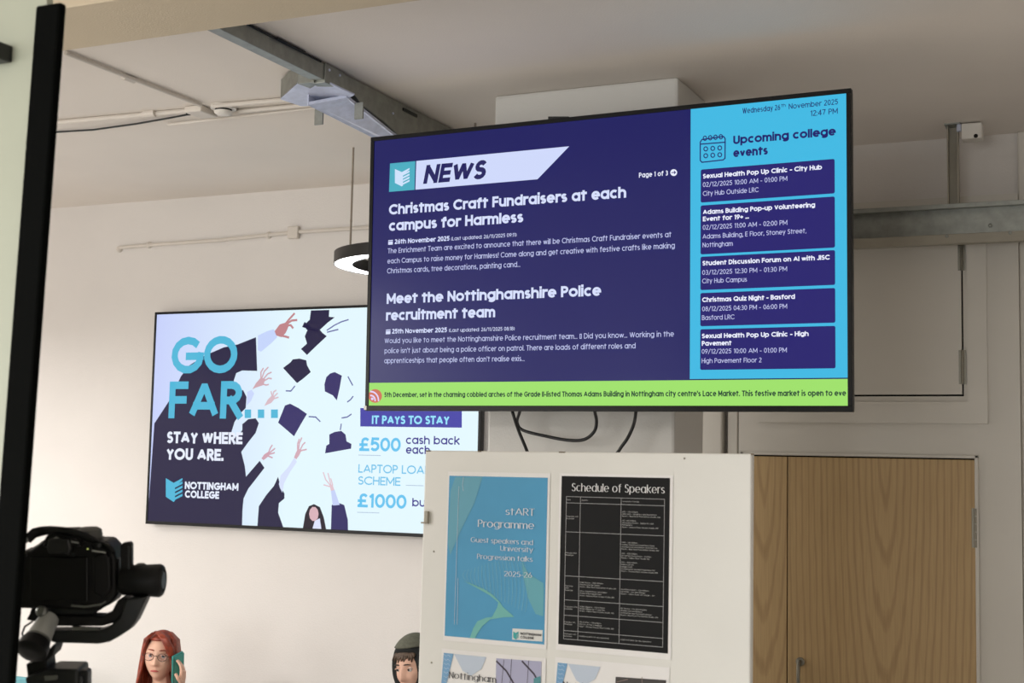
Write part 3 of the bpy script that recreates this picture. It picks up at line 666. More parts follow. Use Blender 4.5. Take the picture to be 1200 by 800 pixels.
Q2('gown', [(181,496),(200,467),(212,441),(222,428),(239,417),(262,407),(278.5,403.5),(300,395),(301.5,434.5),(284,434),(277,437),(274,446),(276,458),(285,457),(289,465),(288,478),(282,484),(275,494),(271,507),(277,512),(284,504),(284,497),(291,491),(299.7,490),(303.4,495.6),(299.7,507),(291,518),(282.8,529.4),(287,546),(288.4,558.4),(304.4,539.7),(310,548),(300,561),(291,572.5),(285.5,584),(284.3,597),(283.7,616.8),(172.5,611.5),(176.5,560)], navy, HH, 'dark navy gown of a graduate seen from behind')
Q2('gown', [(301.6,617.6),(303.4,593),(312,580),(321.3,568.8),(326,558.4),(328.8,570),(333.4,578),(333.4,583.8),(326.9,589.4),(326,600.6),(332.5,618.8)], navy)
Q2('gown', [(387.8,621.5),(388.8,591.5),(394,588),(403.5,591.5),(407.7,609),(408,622.4)], (44, 38, 96))
Q2('hair', [(354.8,620),(357.8,602),(362,593),(368,590.4),(375,594),(379.5,606),(382.5,621)], (34, 22, 36))
part('face', disc(S2, 368, 602, 1, HH*2, MB()), (60,40,50), scr2)
part('face', S2.poly_mb([(368+5.6*math.cos(k*.628), 602+8.6*math.sin(k*.628)) for k in range(10)], HH*2.2), (216, 176, 184), scr2)
Q2('shirt', [(366,620.4),(369,610),(375,607),(377,621)], (220, 226, 250), HH*2)
caps = [[(357,377),(354,383),(363,374.5),(364.5,363.6),(386,363),(385.5,371),(392.3,371.7),(384,378),(372,389),(359,386)],
 [(361,385),(373.8,385),(378,390),(383,393.8),(371,405),(359.8,415.8),(352.8,408.8),(359.8,402.5),(357.3,393.8)],
 [(331.8,431),(341,424),(343,421),(351,420),(359,422),(360,428),(364.3,435.8),(356,443),(348.2,448.7),(340,440)],
 [(382.5,441.7),(387,437.5),(392.3,435.8),(400.7,440),(398,455),(394.8,469),(390,463),(380.8,458.5),(380.3,450)],
 [(326,495),(334,475),(340,472.8),(350,478),(359.8,484.8),(352,498),(344.7,511)],
 [(381,531),(382.5,522),(386,520),(386,509),(392,506),(400,504.7),(405,509),(406.3,517),(412,520),(411.5,525.5)]]
for i, c in enumerate(caps): Q2('mortarboard_cap', c, navy if i < 3 else (48, 40, 100))
ts = [[(335.6,457.8),(341,458),(345.8,452)],[(362.5,488),(370,488.5),(375.5,494)],[(401,489.5),(407,488.5),(412,485)],[(407,471),(411,468),(414,464)],[(407.8,441),(411,447),(413.5,451.5)],[(383,387),(392,381),(400,377),(408,374.5)],[(384,389),(396,386)],[(399,503),(400,497)]]
tm = MB()
for t in ts: S2.line_mb(t, .007, HH, tm)
part('tassel', tm, (96, 100, 160), scr2, None, True)
def hand2(palm, fingers, col, wd):
    hb = MB(); S2.poly_mb(palm, HH*2, hb)
    for f in fingers: S2.line_mb(f, wd, HH*2.4, hb)
    part('raised_hand', hb, col, scr2)
Q2('sleeve', [(302.5,393),(313,388),(321,385.6),(325,395),(318,402),(306,412),(302.3,410)], (196, 212, 250), HH*1.5)
hand2([(322,388),(328,380),(336,377.5),(339,381),(335,390),(330,395),(324,393)], [[(335,379),(340,373),(345.6,366.9)],[(337,379),(342,375.5),(347.5,375)],[(336,381),(341,381),(343.8,384.7)],[(328,393),(334,394),(339,395.5)]], (190, 130, 135), .012)
Q2('sleeve', [(290,459),(295,456.5),(298,461),(294,470),(289,475)], (200, 214, 250), HH*1.5)
hand2([(296,456),(300,449),(306,442),(311,444),(309,451),(300,454)], [[(307,443),(310,435),(314.7,430)],[(309,444),(314,438),(318.4,436)],[(310,446),(315,443),(318,443.5)],[(308,450),(312,451),(314.5,450.5)],[(306,442),(306,436),(309,431)]], (205, 165, 175), .008)
hand2([(310,475.5),(314,468),(319,463),(323,466),(318,472)], [[(320,464),(321,459),(324,457)],[(321,465),(325,461)],[(321,467),(326,465.5)],[(319,463),(318,459)]], (215, 185, 195), .008)
hand2([(306.5,537),(310,532),(315,529),(317,532),(313,536),(309,539)], [[(315,530),(317,525),(319.4,521)],[(316,530.5),(322,525.6)],[(316,532),(321.5,530.5)],[(314,534),(319,536)]], (205, 160, 175), .008)
Q2('sleeve', [(327,567),(329,557),(338,547),(345,536),(348,541),(340,553),(333,566),(331,577),(328,571)], (214, 224, 250), HH*1.6)
hand2([(344.7,536),(347,530),(349.4,525.6),(354,527),(351,533),(347.5,538)], [[(350,527),(351,519),(354,512.5)],[(352,527),(355,521),(358,518)],[(352,528),(359,526.5)],[(349,527),(349,520),(351,514)]], (210, 170, 182), .008)
Q2('sleeve', [(388,575),(392,573),(398.3,591.5),(390,592)], (196, 208, 246), HH*1.6)
hand2([(386,567),(390,568),(392,574),(388,575)], [[(387,568),(382,562),(379,553)],[(388,568),(386,560),(384.5,554)],[(387,570),(380,568)],[(390,568),(388,561)]], (225, 195, 205), .007)
cy = (78, 182, 216)
def T2(name, items, col, label=None, wt=.2, stuff=False, h=HH*3.5):
    mb = MB()
    for it in items: ptext(mb, S2, it[0], *it[1:5], it[5], it[6] if len(it) > 6 else wt, h)
    return part(name, mb, col, scr2, label, stuff)
T2('lettering', [('GO',200.5,438,277.7,437,43.5,.205)], cy, 'large cyan word GO', h=HH*3.5)
T2('lettering', [('FAR',197.6,490.3,283.7,490,43.5,.205)], cy, 'large cyan word FAR with three square dots')
for x0, x1 in ((287.1,294.6),(302.5,310),(317.9,326)): P2('square_dot', [(x0,489.7),(x1,489.6),(x1,479.6),(x0,479.7)], cy, HH*3.5)
T2('lettering', [('STAY WHERE',195.6,519.4,284.3,520,13.8,.24),('YOU ARE.',195,539,262.2,539.3,13.8,.24)], (232, 238, 255), 'white words STAY WHERE YOU ARE', stuff=True)
part('emblem', emblem(S2, 194.7, 560, 214.6, 588, HH*3.5), cy, scr2)
T2('lettering', [('NOTTINGHAM',216.8,573.6,279.6,574,8.8,.24),('COLLEGE',216.8,583.4,257,584,8.8,.24)], (232, 238, 255), 'white college name')
P2('banner', [(422.3,499.5),(541.3,501),(541.3,478),(422.3,478)], (66, 64, 164), HH, 'indigo banner')
T2('lettering', [('IT PAYS TO STAY',436,496,526.9,497.8,10,.22)], (150, 225, 252), wt=.22, stuff=True)
T2('lettering', [('\u00a3500',421.2,528.4,469.7,529,16.2,.2)], (100, 194, 238)); T2('lettering', [('\u00a31000',419.2,594.3,476.5,595.8,16.4,.2)], (100, 194, 238))
T2('lettering', [('cash back',475.9,520,538.8,521,9.8,.17),('each',475.9,531.4,504,532,9.8,.17),('bursary',483.3,593.3,531,594.6,9.8,.17)], (58, 50, 140), stuff=True)
T2('lettering', [('LAPTOP LOAN',420.2,553.8,505.5,555.6,10,.15),('SCHEME',419.8,567.8,469.5,569,10,.15)], (110, 192, 232), stuff=True)
ln = MB()
for a in ([(420.5,533),(446,533.6)],[(476,568.4),(496,569)],[(419,600),(444,600.8)]): S2.line_mb(a, .0035, HH, ln)
part('small_print', ln, (170, 190, 215), scr2, None, True)

# power cables below the large screen
def cable(label, pts, r=.0065):
    P = [Vector(p) for p in pts]; out = []
    for i in range(len(P)-1):
        p0, p1, p2, p3 = P[max(i-1,0)], P[i], P[i+1], P[min(i+2,len(P)-1)]
        for k in range(6):
            t = k/6; out.append(.5*((2*p1)+(-p0+p2)*t+(2*p0-5*p1+4*p2-p3)*t*t+(-p0+3*p1-3*p2+p3)*t**3))
    out.append(P[-1]); return tag(obj('power_cable', MB().tube(out, r, 8), M_black, smooth=True), label, 'cable')
K = lambda x, y, Y=4.82: atY(x, y, Y)
cable('black cable leaning down to the board left of the looped one', [K(598,470,4.74),K(601,484,4.70),K(608,505,4.72),K(617,527,4.74),K(622,545,4.78),(K(625,580).x,4.84,1.95),(K(625,580).x,4.87,1.6),(K(625,580).x,4.878,1.2),(K(625,580).x,4.878,.01)])
cable('black cable looping back up below the large screen', [K(612,470,4.74),K(608.5,484,4.78),K(606,495),K(613,504),K(640,511),K(665,515.5),K(684,515),K(696,506),K(699,494),K(697,482,4.78),K(695,470,4.74)])
cable('black cable bending left below the middle of the large screen', [K(745,470,4.74),K(745,484,4.76),K(742,499),K(735,514),K(726,527),K(719,545),(K(716,580).x,4.84,1.95),(K(716,580).x,4.87,1.6),(K(716,580).x,4.878,1.2),(K(716,580).x,4.878,.01)])

# ================================================================ DISPLAY BOARD AND POSTERS
byaw, btilt, broll = -.0731, -.0185, .0056
e0 = Vector((math.cos(byaw), math.sin(byaw), 0)); n0 = Vector((-math.sin(byaw), math.cos(byaw), 0))
u0 = Vector((0,0,1))*math.cos(btilt)-n0*math.sin(btilt)
eb = e0*math.cos(broll)+u0*math.sin(broll); ub = -e0*math.sin(broll)+u0*math.cos(broll)
SB = Surf(atY(600, 650, 3.0792), eb, ub)
bo = root_empty('display_board', (SB.pt(.18, -1.9, 0).x, SB.pt(.18,-1.9,0).y, 0), byaw)
bl_, br_, bt_ = -.2657, .619, .2573
TB = .022
def bprism(a0, b0, a1, b1, h0, h1, mb=None):
    mb = mb or MB(); return mb.prism([SB.pt(a0,b0,h0),SB.pt(a1,b0,h0),SB.pt(a1,b1,h0),SB.pt(a0,b1,h0)], SB.n*(h1-h0))
obj('board_panel', bprism(bl_, -1.75, br_, bt_, -TB, 0), M_board, bo, bevel=.004, seg=3)
for a in (bl_+.08, br_-.12):
    ft = MB()
    ft.prism([SB.pt(a,-1.74,-TB), SB.pt(a+.04,-1.74,-TB), SB.pt(a+.04,-1.3,-TB), SB.pt(a,-1.3,-TB)], -SB.n*.01)
    c = SB.pt(a+.02, -1.75, -TB/2); ft.box((c.x-.03, c.y-.28, 0), (c.x+.03, c.y+.28, .03)); ft.box((c.x-.02, c.y-.02, .03), (c.x+.02, c.y+.02, c.z+.012))
    obj('board_stand', ft, M_grey, bo)
cp = SB.loc(500.5, 606)
cb = bprism(cp.x-.0045, cp.y-.016, cp.x+.0065, cp.y+.016, 0, .008); bprism(cp.x-.013, cp.y-.016, cp.x+.002, cp.y-.012, 0, .01, cb)
obj('edge_clip', cb, M_strut, bo, bevel=.001); 
for x, y in ((508.3,646),(505.6,776),(802,537)):
    c = SB.loc(x, y); obj('screw', MB().lathe(SB.pt(c.x,c.y,0), SB.n, [(0,.0026),(.001,.0022),(.0014,.001)], 10), M_steel, bo)
cm_ = MB()
for a, b, wd in ((499,527.4,7),(560,527.6,5),(655,528.4,8),(880,532,3)):
    c = SB.loc(a, b); bprism(c.x, bt_-.0025, c.x+wd*.002, bt_+.0006, -.004, .0008, cm_)
obj('chipped_edge', cm_, mat('chipped_core', (120, 108, 90), rough=.9), bo, stuff=True)
tag(bo, 'tall white display board with posters pinned on it, below the large screen', 'display board')

def poster(label, name_px, print_px, col, h=.0012):
    """paper sheet + printed area, each a thin slab; corners in board coordinates"""
    A = [SB.loc(*p) for p in name_px]; a0 = (A[0].x+A[3].x)/2; a1 = (A[1].x+A[2].x)/2; b0 = (A[0].y+A[1].y)/2; b1 = (A[2].y+A[3].y)/2
    ps = root_empty('poster', SB.pt((a0+a1)/2, b0, h)); n = 8; mb = MB(); ws = [h]*(n+1)
    for i in range(n):
        x0 = a0+(a1-a0)*i/n; x1 = a0+(a1-a0)*(i+1)/n
        mb.add([SB.pt(x0,b0,h),SB.pt(x1,b0,h),SB.pt(x1,b1,h),SB.pt(x0,b1,h)],[(0,1,2,3)])
    o = obj('paper', mb, M_paper, ps, smooth=True, recalc=False)
    B = [SB.loc(*p) for p in print_px]; p0 = (B[0].x+B[3].x)/2; p1 = (B[1].x+B[2].x)/2; q0 = (B[0].y+B[1].y)/2; q1 = (B[2].y+B[3].y)/2
    pr = None
    if col: pr = obj('printed_area', SB.quad_mb(p0, q0, p1, q1, .0016), col, ps, recalc=False)
    tag(ps, label, 'poster'); return ps, pr, (p0, q0, p1, q1)
def ink(rgb, rough=.55): return mat('ink', rgb, rough=rough)
def inkp(name, mb, rgb, par, stuff=False, label=None):
    o = obj(name, mb, ink(rgb), par, recalc=False, stuff=stuff, label=label)
    bm = bmesh.new(); bm.from_mesh(o.data); bmesh.ops.triangulate(bm, faces=bm.faces, ngon_method='EAR_CLIP'); bm.to_mesh(o.data); bm.free(); return o
# blue programme poster
ps1, pr1, _ = poster('blue poster reading stART Programme on the upper left of the white board', [(518.7,749.5),(639.7,761),(646,553.8),(526.2,553)], [(520.6,745.4),(637.6,754),(642.7,558.4),(527.8,558.4)], mat('print_blue', (84, 160, 202), spec=.3, rough=.55, noise_amt=.05, scale=5))
Z1, Z2, Z3 = .0020, .0023, .0027
inkp('colour_wash', SB.poly_mb([(534,558.6),(566,558.6),(556,590),(541,620),(528,650),(525.5,636),(528.5,575)], Z1), (98, 166, 188), ps1)
inkp('swoosh', SB.poly_mb([(544,680.5),(556,685),(568,690),(578,696.5),(586,705),(590,711),(601,720.5),(603,722.5),(590,723),(575,725.5),(566,733),(560,742),(557,747.6),(551,747.2),(555,736),(560,727.5),(570,723.5),(577,722.5),(583,712),(584.5,705.5),(574,697),(560,689)], Z2), (112, 186, 180), ps1)
inkp('swoosh', SB.poly_mb([(612,655),(615,664),(620,672),(637,683),(637.8,690),(637,722),(628,719),(619,700),(614,676)], Z1), (100, 172, 186), ps1)
wv = MB()
for k in range(18):
    t = k/17; a = Vector((546+t*66, 668-t*20)); c = Vector((543+t*62, 676+t*2)); pts = []
    for j in range(9):
        s = j/8; p = a*(1-s)+Vector((548+t*68, 681+(36*t**.9)))*s; p.x += (-4+9*t)*math.sin(math.pi*s); pts.append((p.x, p.y))
    SB.line_mb(pts, .0007, Z2, wv)
inkp('contour_lines', wv, (134, 194, 205), ps1, True)
vl = MB()
for pts in ([(543.7,559),(542.5,568),(543.5,575)],[(538.3,570),(536,640),(533,731)],[(537.3,677),(536.4,731)]): SB.line_mb(pts, .0012, Z3, vl)
inkp('fine_lines', vl, (190, 206, 220), ps1, True)
def TBt(name, items, rgb, par, wt=.14, thin=None, stuff=False, h=Z3+.0004, label=None):
    mb = MB()
    for it in items: ptext(mb, SB, it[0], *it[1:5], it[5], wt, h, thin=thin, gap=.08)
    return inkp(name, mb, rgb, par, stuff, label)
TBt('lettering', [('st/\\RT'.replace('/\\','A'),593,603.8,627.2,604.3,9.2),('Programme',560.6,618.4,626.6,619.4,9.6)], (228, 232, 238), ps1, .15, .05)
TBt('lettering', [('Guest speakers and',552.2,636,625.3,638,6.6),('University',586.9,645.6,625.3,647,6.6),('Progression talks',559.7,655.5,624.8,657.6,6.6),('2025-26',591.4,675.8,624,676.4,6.8)], (222, 228, 236), ps1, .15, .06, True)
inkp('logo_panel', SB.poly_mb([(600.6,749),(636,751.4),(636.4,738),(601,736)], Z1), (226, 226, 222), ps1)
inkp('emblem', emblem(SB, 602, 739.5, 608.5, 749, Z3), (60, 168, 170), ps1)
TBt('small_lettering', [('NOTTINGHAM',610.5,743.6,634.8,745,2.9),('COLLEGE',610.5,747.6,626,748.6,2.9)], (40, 40, 44), ps1, .22, None, True)
# black schedule poster
ps2, pr2, R2 = poster('black poster headed Schedule of Speakers with a white table', [(652.5,761.5),(785,772.6),(790.3,556.5),(655.2,554.5)], [(654,755),(782.7,764.7),(785.8,559),(659,558.4)], mat('print_black', (20, 20, 21), spec=.2, rough=.6, noise_amt=.04, scale=30))
TBt('lettering', [('Schedule of Speakers',670.6,576.3,779.5,577.8,10.4)], (236, 236, 236), ps2, .12, .04, label='thin and thick white title letters')
TL, TR, BR, BL = [SB.loc(*p) for p in ((664.5,582),(779.7,584.3),(776.5,757.2),(660.7,748.8))]
tx0, tx1 = (TL.x+BL.x)/2, (TR.x+BR.x)/2; ty0, ty1 = (BL.y+BR.y)/2, (TL.y+TR.y)/2
rows = [0,.045,.25,.56,.728,.835,.942,1]; cols = [0,.148,.568,1]
X_ = lambda f: tx0+(tx1-tx0)*f
Y_ = lambda f: ty1+(ty0-ty1)*f
gl = MB()
for r_ in rows: SB.quad_mb(tx0, Y_(r_)-.00055, tx1, Y_(r_)+.00055, Z2, gl)
for c_ in cols: SB.quad_mb(X_(c_)-.00055, ty0, X_(c_)+.00055, ty1, Z2, gl)
inkp('table_grid', gl, (176, 176, 176), ps2)
cells = [(0,0,['Date']),(0,1,['Speaker']),(0,2,['University Details']),
 (1,0,['Thursday 6th','November']),(1,2,['UCL - 1:30-4:30pm','Mike Nick - Graphics and Illustration','Room: - Blue Floor Foundation Studio, 306','','UCL 4:30-6:30pm','Jacqueline Moore - Digital Art and','Photography','Room: - Ground Floor Access Studio, 005']),
 (2,0,['Monday 10th','November']),(2,2,['UWE - 1:30-3:00pm','Andrew Shoe/Photo Department, Royal','Architecture and Interior Architecture','Room - Blue Floor Foundation Studio, 306','','UCL - 4:30-5:30pm','Dr Patricia Dean/Photo - Fashion','Room - Yellow Floor Studio 310','','NTU - 5:30-6:30pm','Rebecca Brown','Design Craft','Contemporary Jewellery Programme PhD','Room - Ground Floor, Access Studio, 005']),
 (3,0,['Thursday','20th','November']),(3,1,['Philip Rowe - 10:30-4:00pm','Theatre and Set Design','Room - Blue Floor Foundation Studio, 306','','Kitty Collard-Moon 1:30-6:30pm','Scenic Artist Department','Room - Ground Floor Access Studio, 005']),(3,2,['Sheffield Hallam - 1:30-4:00pm','Liz Noble - Art and Design','Room - Yellow Floor Art Studio - 301']),
 (4,0,['Thursday 27th','November']),(4,1,['Lizzie Olguine - 1:30-4:30pm','Model Making for TV and Film','Room - Yellow Floor Access Studio, 305']),(4,2,['MA Tommy - Arts and Graphics','Studios and exhibitions','Architecture and Community Spaces','Room - Blue Floor Foundation Studio, 306']),
 (5,0,['Tuesday 4th','December']),(5,1,['Mia Carter - 1:30-4:30pm','Fine Art of The 3 Mediums','Room - Access Ground Floor Studio, 005']),
 (6,0,['Thursday 4th','December']),(6,1,['Additional date for any questions']),(6,2,['Additional date for any questions'])]
st = MB(); CW = .0052
for r_, c_, lines in cells:
    y1 = Y_(rows[r_]); y0 = Y_(rows[r_+1]); wdt = X_(cols[c_+1])-X_(cols[c_]); n = len(lines); lh = min(CW, (y1-y0)*.92/n)
    ys = y1-((y1-y0)-n*lh)/2-lh*.8
    for i, s in enumerate(lines):
        if not s: continue
        wl = min(wdt*.92, len(s)*(.0024 if c_ else .0027)); cap = lh*.58
        strokes(st, SB, layout(s, X_(cols[c_])+wdt*.03, ys-i*lh, wl, cap, .13, .1), .16*cap, .16*cap, Z3)
inkp('table_text', st, (170, 170, 168), ps2, True)
# lower two posters, cut by the frame
def univ_poster(label, x0, y0, x1, y1, dx, photo, kind):
    hh = 205
    ps, pr, _ = poster(label, [(x0-7, y0+hh), (x1-6, y1+hh+10), (x1, y1), (x0, y0)], [(x0,y0+hh),(x1,y1+hh),(x1,y1),(x0,y0)], None)
    inkp('pattern_strip', SB.poly_mb([(x0+2,y0+3),(x0+13.5,y0+4.2),(x0+5,y0+40),(x0-2,y0+90),(x0-4,y0+120),(x0-1,y0+40)], Z1), (120, 168, 208), ps)
    zz = MB()
    for k in range(16):
        y = y0+5+k*5; SB.line_mb([(x0+2.5-k*.1,y),(x0+5,y+2),(x0+7.5-k*.2,y+.6),(x0+10-k*.4,y+3)], .0009, Z2, zz)
    inkp('zigzag_lines', zz, (196, 216, 236), ps, True)
    inkp('pale_wash', SB.poly_mb([(x0+14,y0+4.4),(x0+52,y0+8),(x0+46,y0+22),(x0+34,y0+30),(x0+24,y0+24)], Z1), (196, 208, 224), ps)
    TBt('lettering', [('Nottingham', x0+8, y0+34.6, x0+63.6+dx, y0+36.9+dx*.05, 8.6),('Trent', x0+7.6, y0+48, x0+34, y0+49, 8.6),('University', x0+7.2, y0+61, x0+58, y0+63.5, 8.6)], (52, 50, 56), ps, .15, .045)
    px0, py0, px1, py1 = photo
    inkp('printed_photo', SB.poly_mb([(px0,py0),(px1,py1),(px1-1.6,py1+75),(px0-1.6,py0+72)], Z1), (176, 176, 204) if kind == 0 else (66, 62, 60), ps)
    sh = MB()
    if kind == 0:
        for a in ([(px0,py0+3),(px0+12,py0+15),(px0+22,py0+32)],[(px0+30,py0+3),(px0+44,py0+18),(px0+52,py0+32)]): SB.line_mb(a, .0045, Z2, sh)
        for a in ([(px0+9,py0+2),(px0+6,py0+34)],[(px0+38,py0+3),(px0+36,py0+34)],[(px0+18,py0+1),(px0+16,py0+34)]): SB.line_mb(a, .0014, Z2, sh)
        inkp('photo_beams', sh, (64, 54, 72), ps, True)
        inkp('photo_block', SB.poly_mb([(px1-9,py1+20),(px1-1,py1+17),(px1-1,py1+40),(px1-9,py1+40)], Z3), (84, 150, 158), ps)
    else:
        for a in ([(px0+2,py0+6),(px0+14,py0+3)],[(px0+31,py0+1),(px0+31,py0+30)],[(px0+2,py0+8),(px0+2,py0+30)]): SB.line_mb(a, .002, Z2, sh)
        inkp('photo_lines', sh, (128, 112, 104), ps, True)
        inkp('photo_figure', SB.poly_mb([(px0+14,py0+12),(px0+22,py0+9),(px0+26,py0+14),(px0+28,py0+40),(px0+10,py0+40)], Z3), (124, 92, 88), ps)
univ_poster('Nottingham poster with a lavender photo, low on the left of the white board', 518.5, 761.5, 640.8, 769, 0, (582,771,635,774.6), 0)
univ_poster('Nottingham poster with a dark photo, low on the right of the white board', 652, 773, 786.5, 778.5, 2.6, (721.8,792.6,781,796.6), 1)

# ================================================================ LEFT FOREGROUND
# partition with black upright
PY = 1.35
pa = root_empty('partition_screen', (-1.5, PY, 0))
pt0, pt1 = atY(10-14, 700, PY), atY(59, 4, PY)
slope = (atY(59,4,PY).x-atY(-.5,800,PY).x)/(atY(59,4,PY).z-atY(-.5,800,PY).z)
xt = atY(56, 4, PY); hw = .0225
xb_ = xt.x-slope*xt.z
pm = MB().prism([(xb_-hw,PY,0),(xb_+hw,PY,0),(xt.x+hw,PY,xt.z),(xt.x-hw,PY,xt.z)], (0,.013,0))
obj('frame_post', pm, M_post, pa, bevel=.004)
pp = MB().prism([(-2.6,PY+.0135,.1),(xb_-.012,PY+.0135,.1),(xt.x-.012,PY+.0135,xt.z-.01),(xt.x-.03,PY+.0135,xt.z+.1),(-2.6,PY+.0135,xt.z+.1)], (0,.012,0))
obj('pale_panel', pp, mat('pale_green_panel', (170, 174, 156), rough=.35, noise_amt=.02), pa)
q = atY(3, 61, PY); obj('panel_catch', MB().box((q.x-.04, PY-.012, q.z-.012), (q.x+.005, PY+.0135, q.z+.012)), M_black, pa, bevel=.002)
obj('foot', MB().box((xb_-.2,PY-.15,0),(xb_+.05,PY+.2,.02)), M_soft, pa)
tag(pa, 'black upright edging a pale greenish panel at the left edge of the picture', 'partition')

# teal chair, its top edge just in view
def chair(loc, rz, material, label, top=.94, legmat=None):
    c = root_empty('chair', loc, rz); M = rootmat(c); T = lambda *a: M @ Vector(a)
    def bx(a, b): 
        return MB().box(a, b, M)
    obj('seat', bx((-.23,-.23,.42), (.23,.23,.47)), material, c, bevel=.015)
    obj('backrest', bx((-.22,.20,.55), (.22,.235,top)), material, c, bevel=.012)
    for sx in (-1, 1):
        obj('leg', MB().tube([T(sx*.2,-.2,0), T(sx*.19,-.19,.42)], .012, 8), legmat or M_black, c)
        obj('leg', MB().tube([T(sx*.2,.22,0), T(sx*.19,.2,.42), T(sx*.19,.235,.6)], .012, 8), legmat or M_black, c)
    return tag(c, label, 'chair')
M_teal = mat('teal_fabric', (96, 150, 158), rough=.8, noise_amt=.08, scale=50); M_blue = mat('charcoal_fabric', (52, 54, 60), rough=.85, noise_amt=.1, scale=50)
tc = atY(24, 792, 5.75)
chair((tc.x+.05, 5.52, 0), 0, M_teal, 'teal chair whose top edge shows low behind the camera gimbal', tc.z)

# ---------------------------------------------------------------- camera on a gimbal
GD = 2.0
def G(x, y, d=0.): r = ray(x, y); return CP + r*(GD+d)
PXM = GD/F_PX
def gpr(pts, d0, d1, mb=None):
    mb = mb or MB(); A = [CP+ray(x, y)*GD for x, y in pts]; A = [p+fwd*d0 for p in A]; return mb.prism(A, fwd*(d1-d0))
gm = root_empty('camera_gimbal', (G(66, 800).x, G(66, 800).y, 0))
obj('arm', gpr([(150,700),(175,697),(161,727),(154,736),(142,744),(131,750),(118,752.5),(66,751),(55,745),(53,737),(118,737),(130,733),(143,721)], -.012, .02), M_gun, gm, bevel=.003)
obj('camera_plate', gpr([(56,721),(120,722),(131,717),(139,702),(151,700),(147,716),(135,729),(120,733),(56,733)], -.004, .03), M_soft, gm, bevel=.002)
obj('slot_highlight', gpr([(86,733),(117,734.5),(117,738),(86,737)], -.008, .0), M_grey, gm)  # grey sliver put in for the highlight in the arm's slot
mo = G(143, 681); ax_ = (G(190,681.5)-mo); Lm = ax_.length; k_ = PXM
obj('motor', MB().lathe(mo+fwd*.01, ax_, [(-.004,15*k_),(0,17.5*k_),(Lm*.72,19*k_),(Lm*.9,19.5*k_),(Lm*.97,17.5*k_),(Lm,14*k_),(Lm-.003,12*k_)], 32), M_soft, gm, smooth='angle')
obj('motor_cap', MB().lathe(mo+fwd*.01+ax_.normalized()*(Lm-.003), ax_, [(0,11*k_),(.003,10*k_)], 24), M_gun, gm, smooth='angle')
obj('locking_knob', MB().lathe(G(163,665)+fwd*.01, upv, [(-.004,7*k_),(.003,6.5*k_),(.005,4*k_)], 16), M_gun, gm, smooth='angle')
obj('upright_bar', gpr([(141,668),(141,639),(144,636),(151.5,635),(154,637),(154,668)], 0, .012), M_soft, gm, bevel=.001)
obj('bar_edge', gpr([(150,668),(150,640),(152.5,640),(152.5,668)], -.003, 0), M_gun, gm)
a0 = G(59,722,.0); a1 = G(37,762,-.05)
dv = (a1-a0); obj('pan_motor', MB().lathe(a0, dv, [(0,9*k_),(dv.length*.05,11.5*k_),(dv.length*.74,15*k_)], 32), M_silver, gm, smooth='angle')
obj('motor_end', MB().lathe(a0+dv*.72, dv, [(0,15.6*k_),(dv.length*.1,17.6*k_),(dv.length*.3,18.5*k_),(dv.length*.36,15*k_),(dv.length*.37,6*k_)], 32), M_soft, gm, smooth='angle')
obj('motor_band', MB().lathe(a0+dv*.66, dv, [(0,15.2*k_),(.003,15.4*k_)], 32), M_grey, gm)
obj('release_knob', MB().lathe(G(50,717,-.01), -fwd+upv*.4, [(0,7*k_),(.008,6.5*k_),(.011,4*k_)], 16), M_grey, gm, smooth='angle')
obj('mount_bracket', gpr([(33,714),(50,714),(55,722),(49,732),(36,730),(27,728),(31,721)], .012, .03), M_soft, gm, bevel=.002)
obj('thin_cable', MB().tube([G(38,728,.02), G(29,734,.02), G(26,742,.015), G(29,750,.01), G(36,752,0)], .0016, 6), M_black, gm)
obj('linking_block', gpr([(33,776),(52,770),(57,762),(66,752),(67,757),(64,766),(57,772),(58,782),(52,800),(36,800)], -.01, .03), M_soft, gm, bevel=.002)
obj('handle_head', gpr([(34,790),(54,783),(63,780),(96,780.5),(96,800),(96,815),(40,815)], -.02, .035), M_gun, gm, bevel=.004)
obj('button', gpr([(58,787.5),(72,786),(74,789),(72,792),(59,793)], -.024, -.02), M_grey, gm, bevel=.001)
obj('tightening_lever', gpr([(93,783),(104,783.5),(105.5,786),(105,815),(99,815),(98.5,791),(93,790)], -.01, .01), M_gun, gm, bevel=.002)
gb_ = G(66,815,.008); obj('handle', MB().lathe(gb_, (0,0,-1), [(0,.022),(.02,.02),(.15,.019),(.19,.022),(.2,.012)], 24), M_soft, gm, smooth='angle')
obj('support_pole', MB().lathe((gb_.x,gb_.y,gb_.z-.2), (0,0,-1), [(0,.012),(gb_.z-.5,.012),(gb_.z-.5,.016),(gb_.z-.35,.016)], 16), M_soft, gm, smooth='angle')
for k in range(3):
    t = 2*math.pi*k/3+.4; obj('leg', MB().tube([(gb_.x,gb_.y,.35),(gb_.x+.34*math.cos(t),gb_.y+.34*math.sin(t),.01)], .009, 8), M_soft, gm)
tag(gm, 'black motorised camera stabiliser holding a camera at the lower left', 'gimbal')

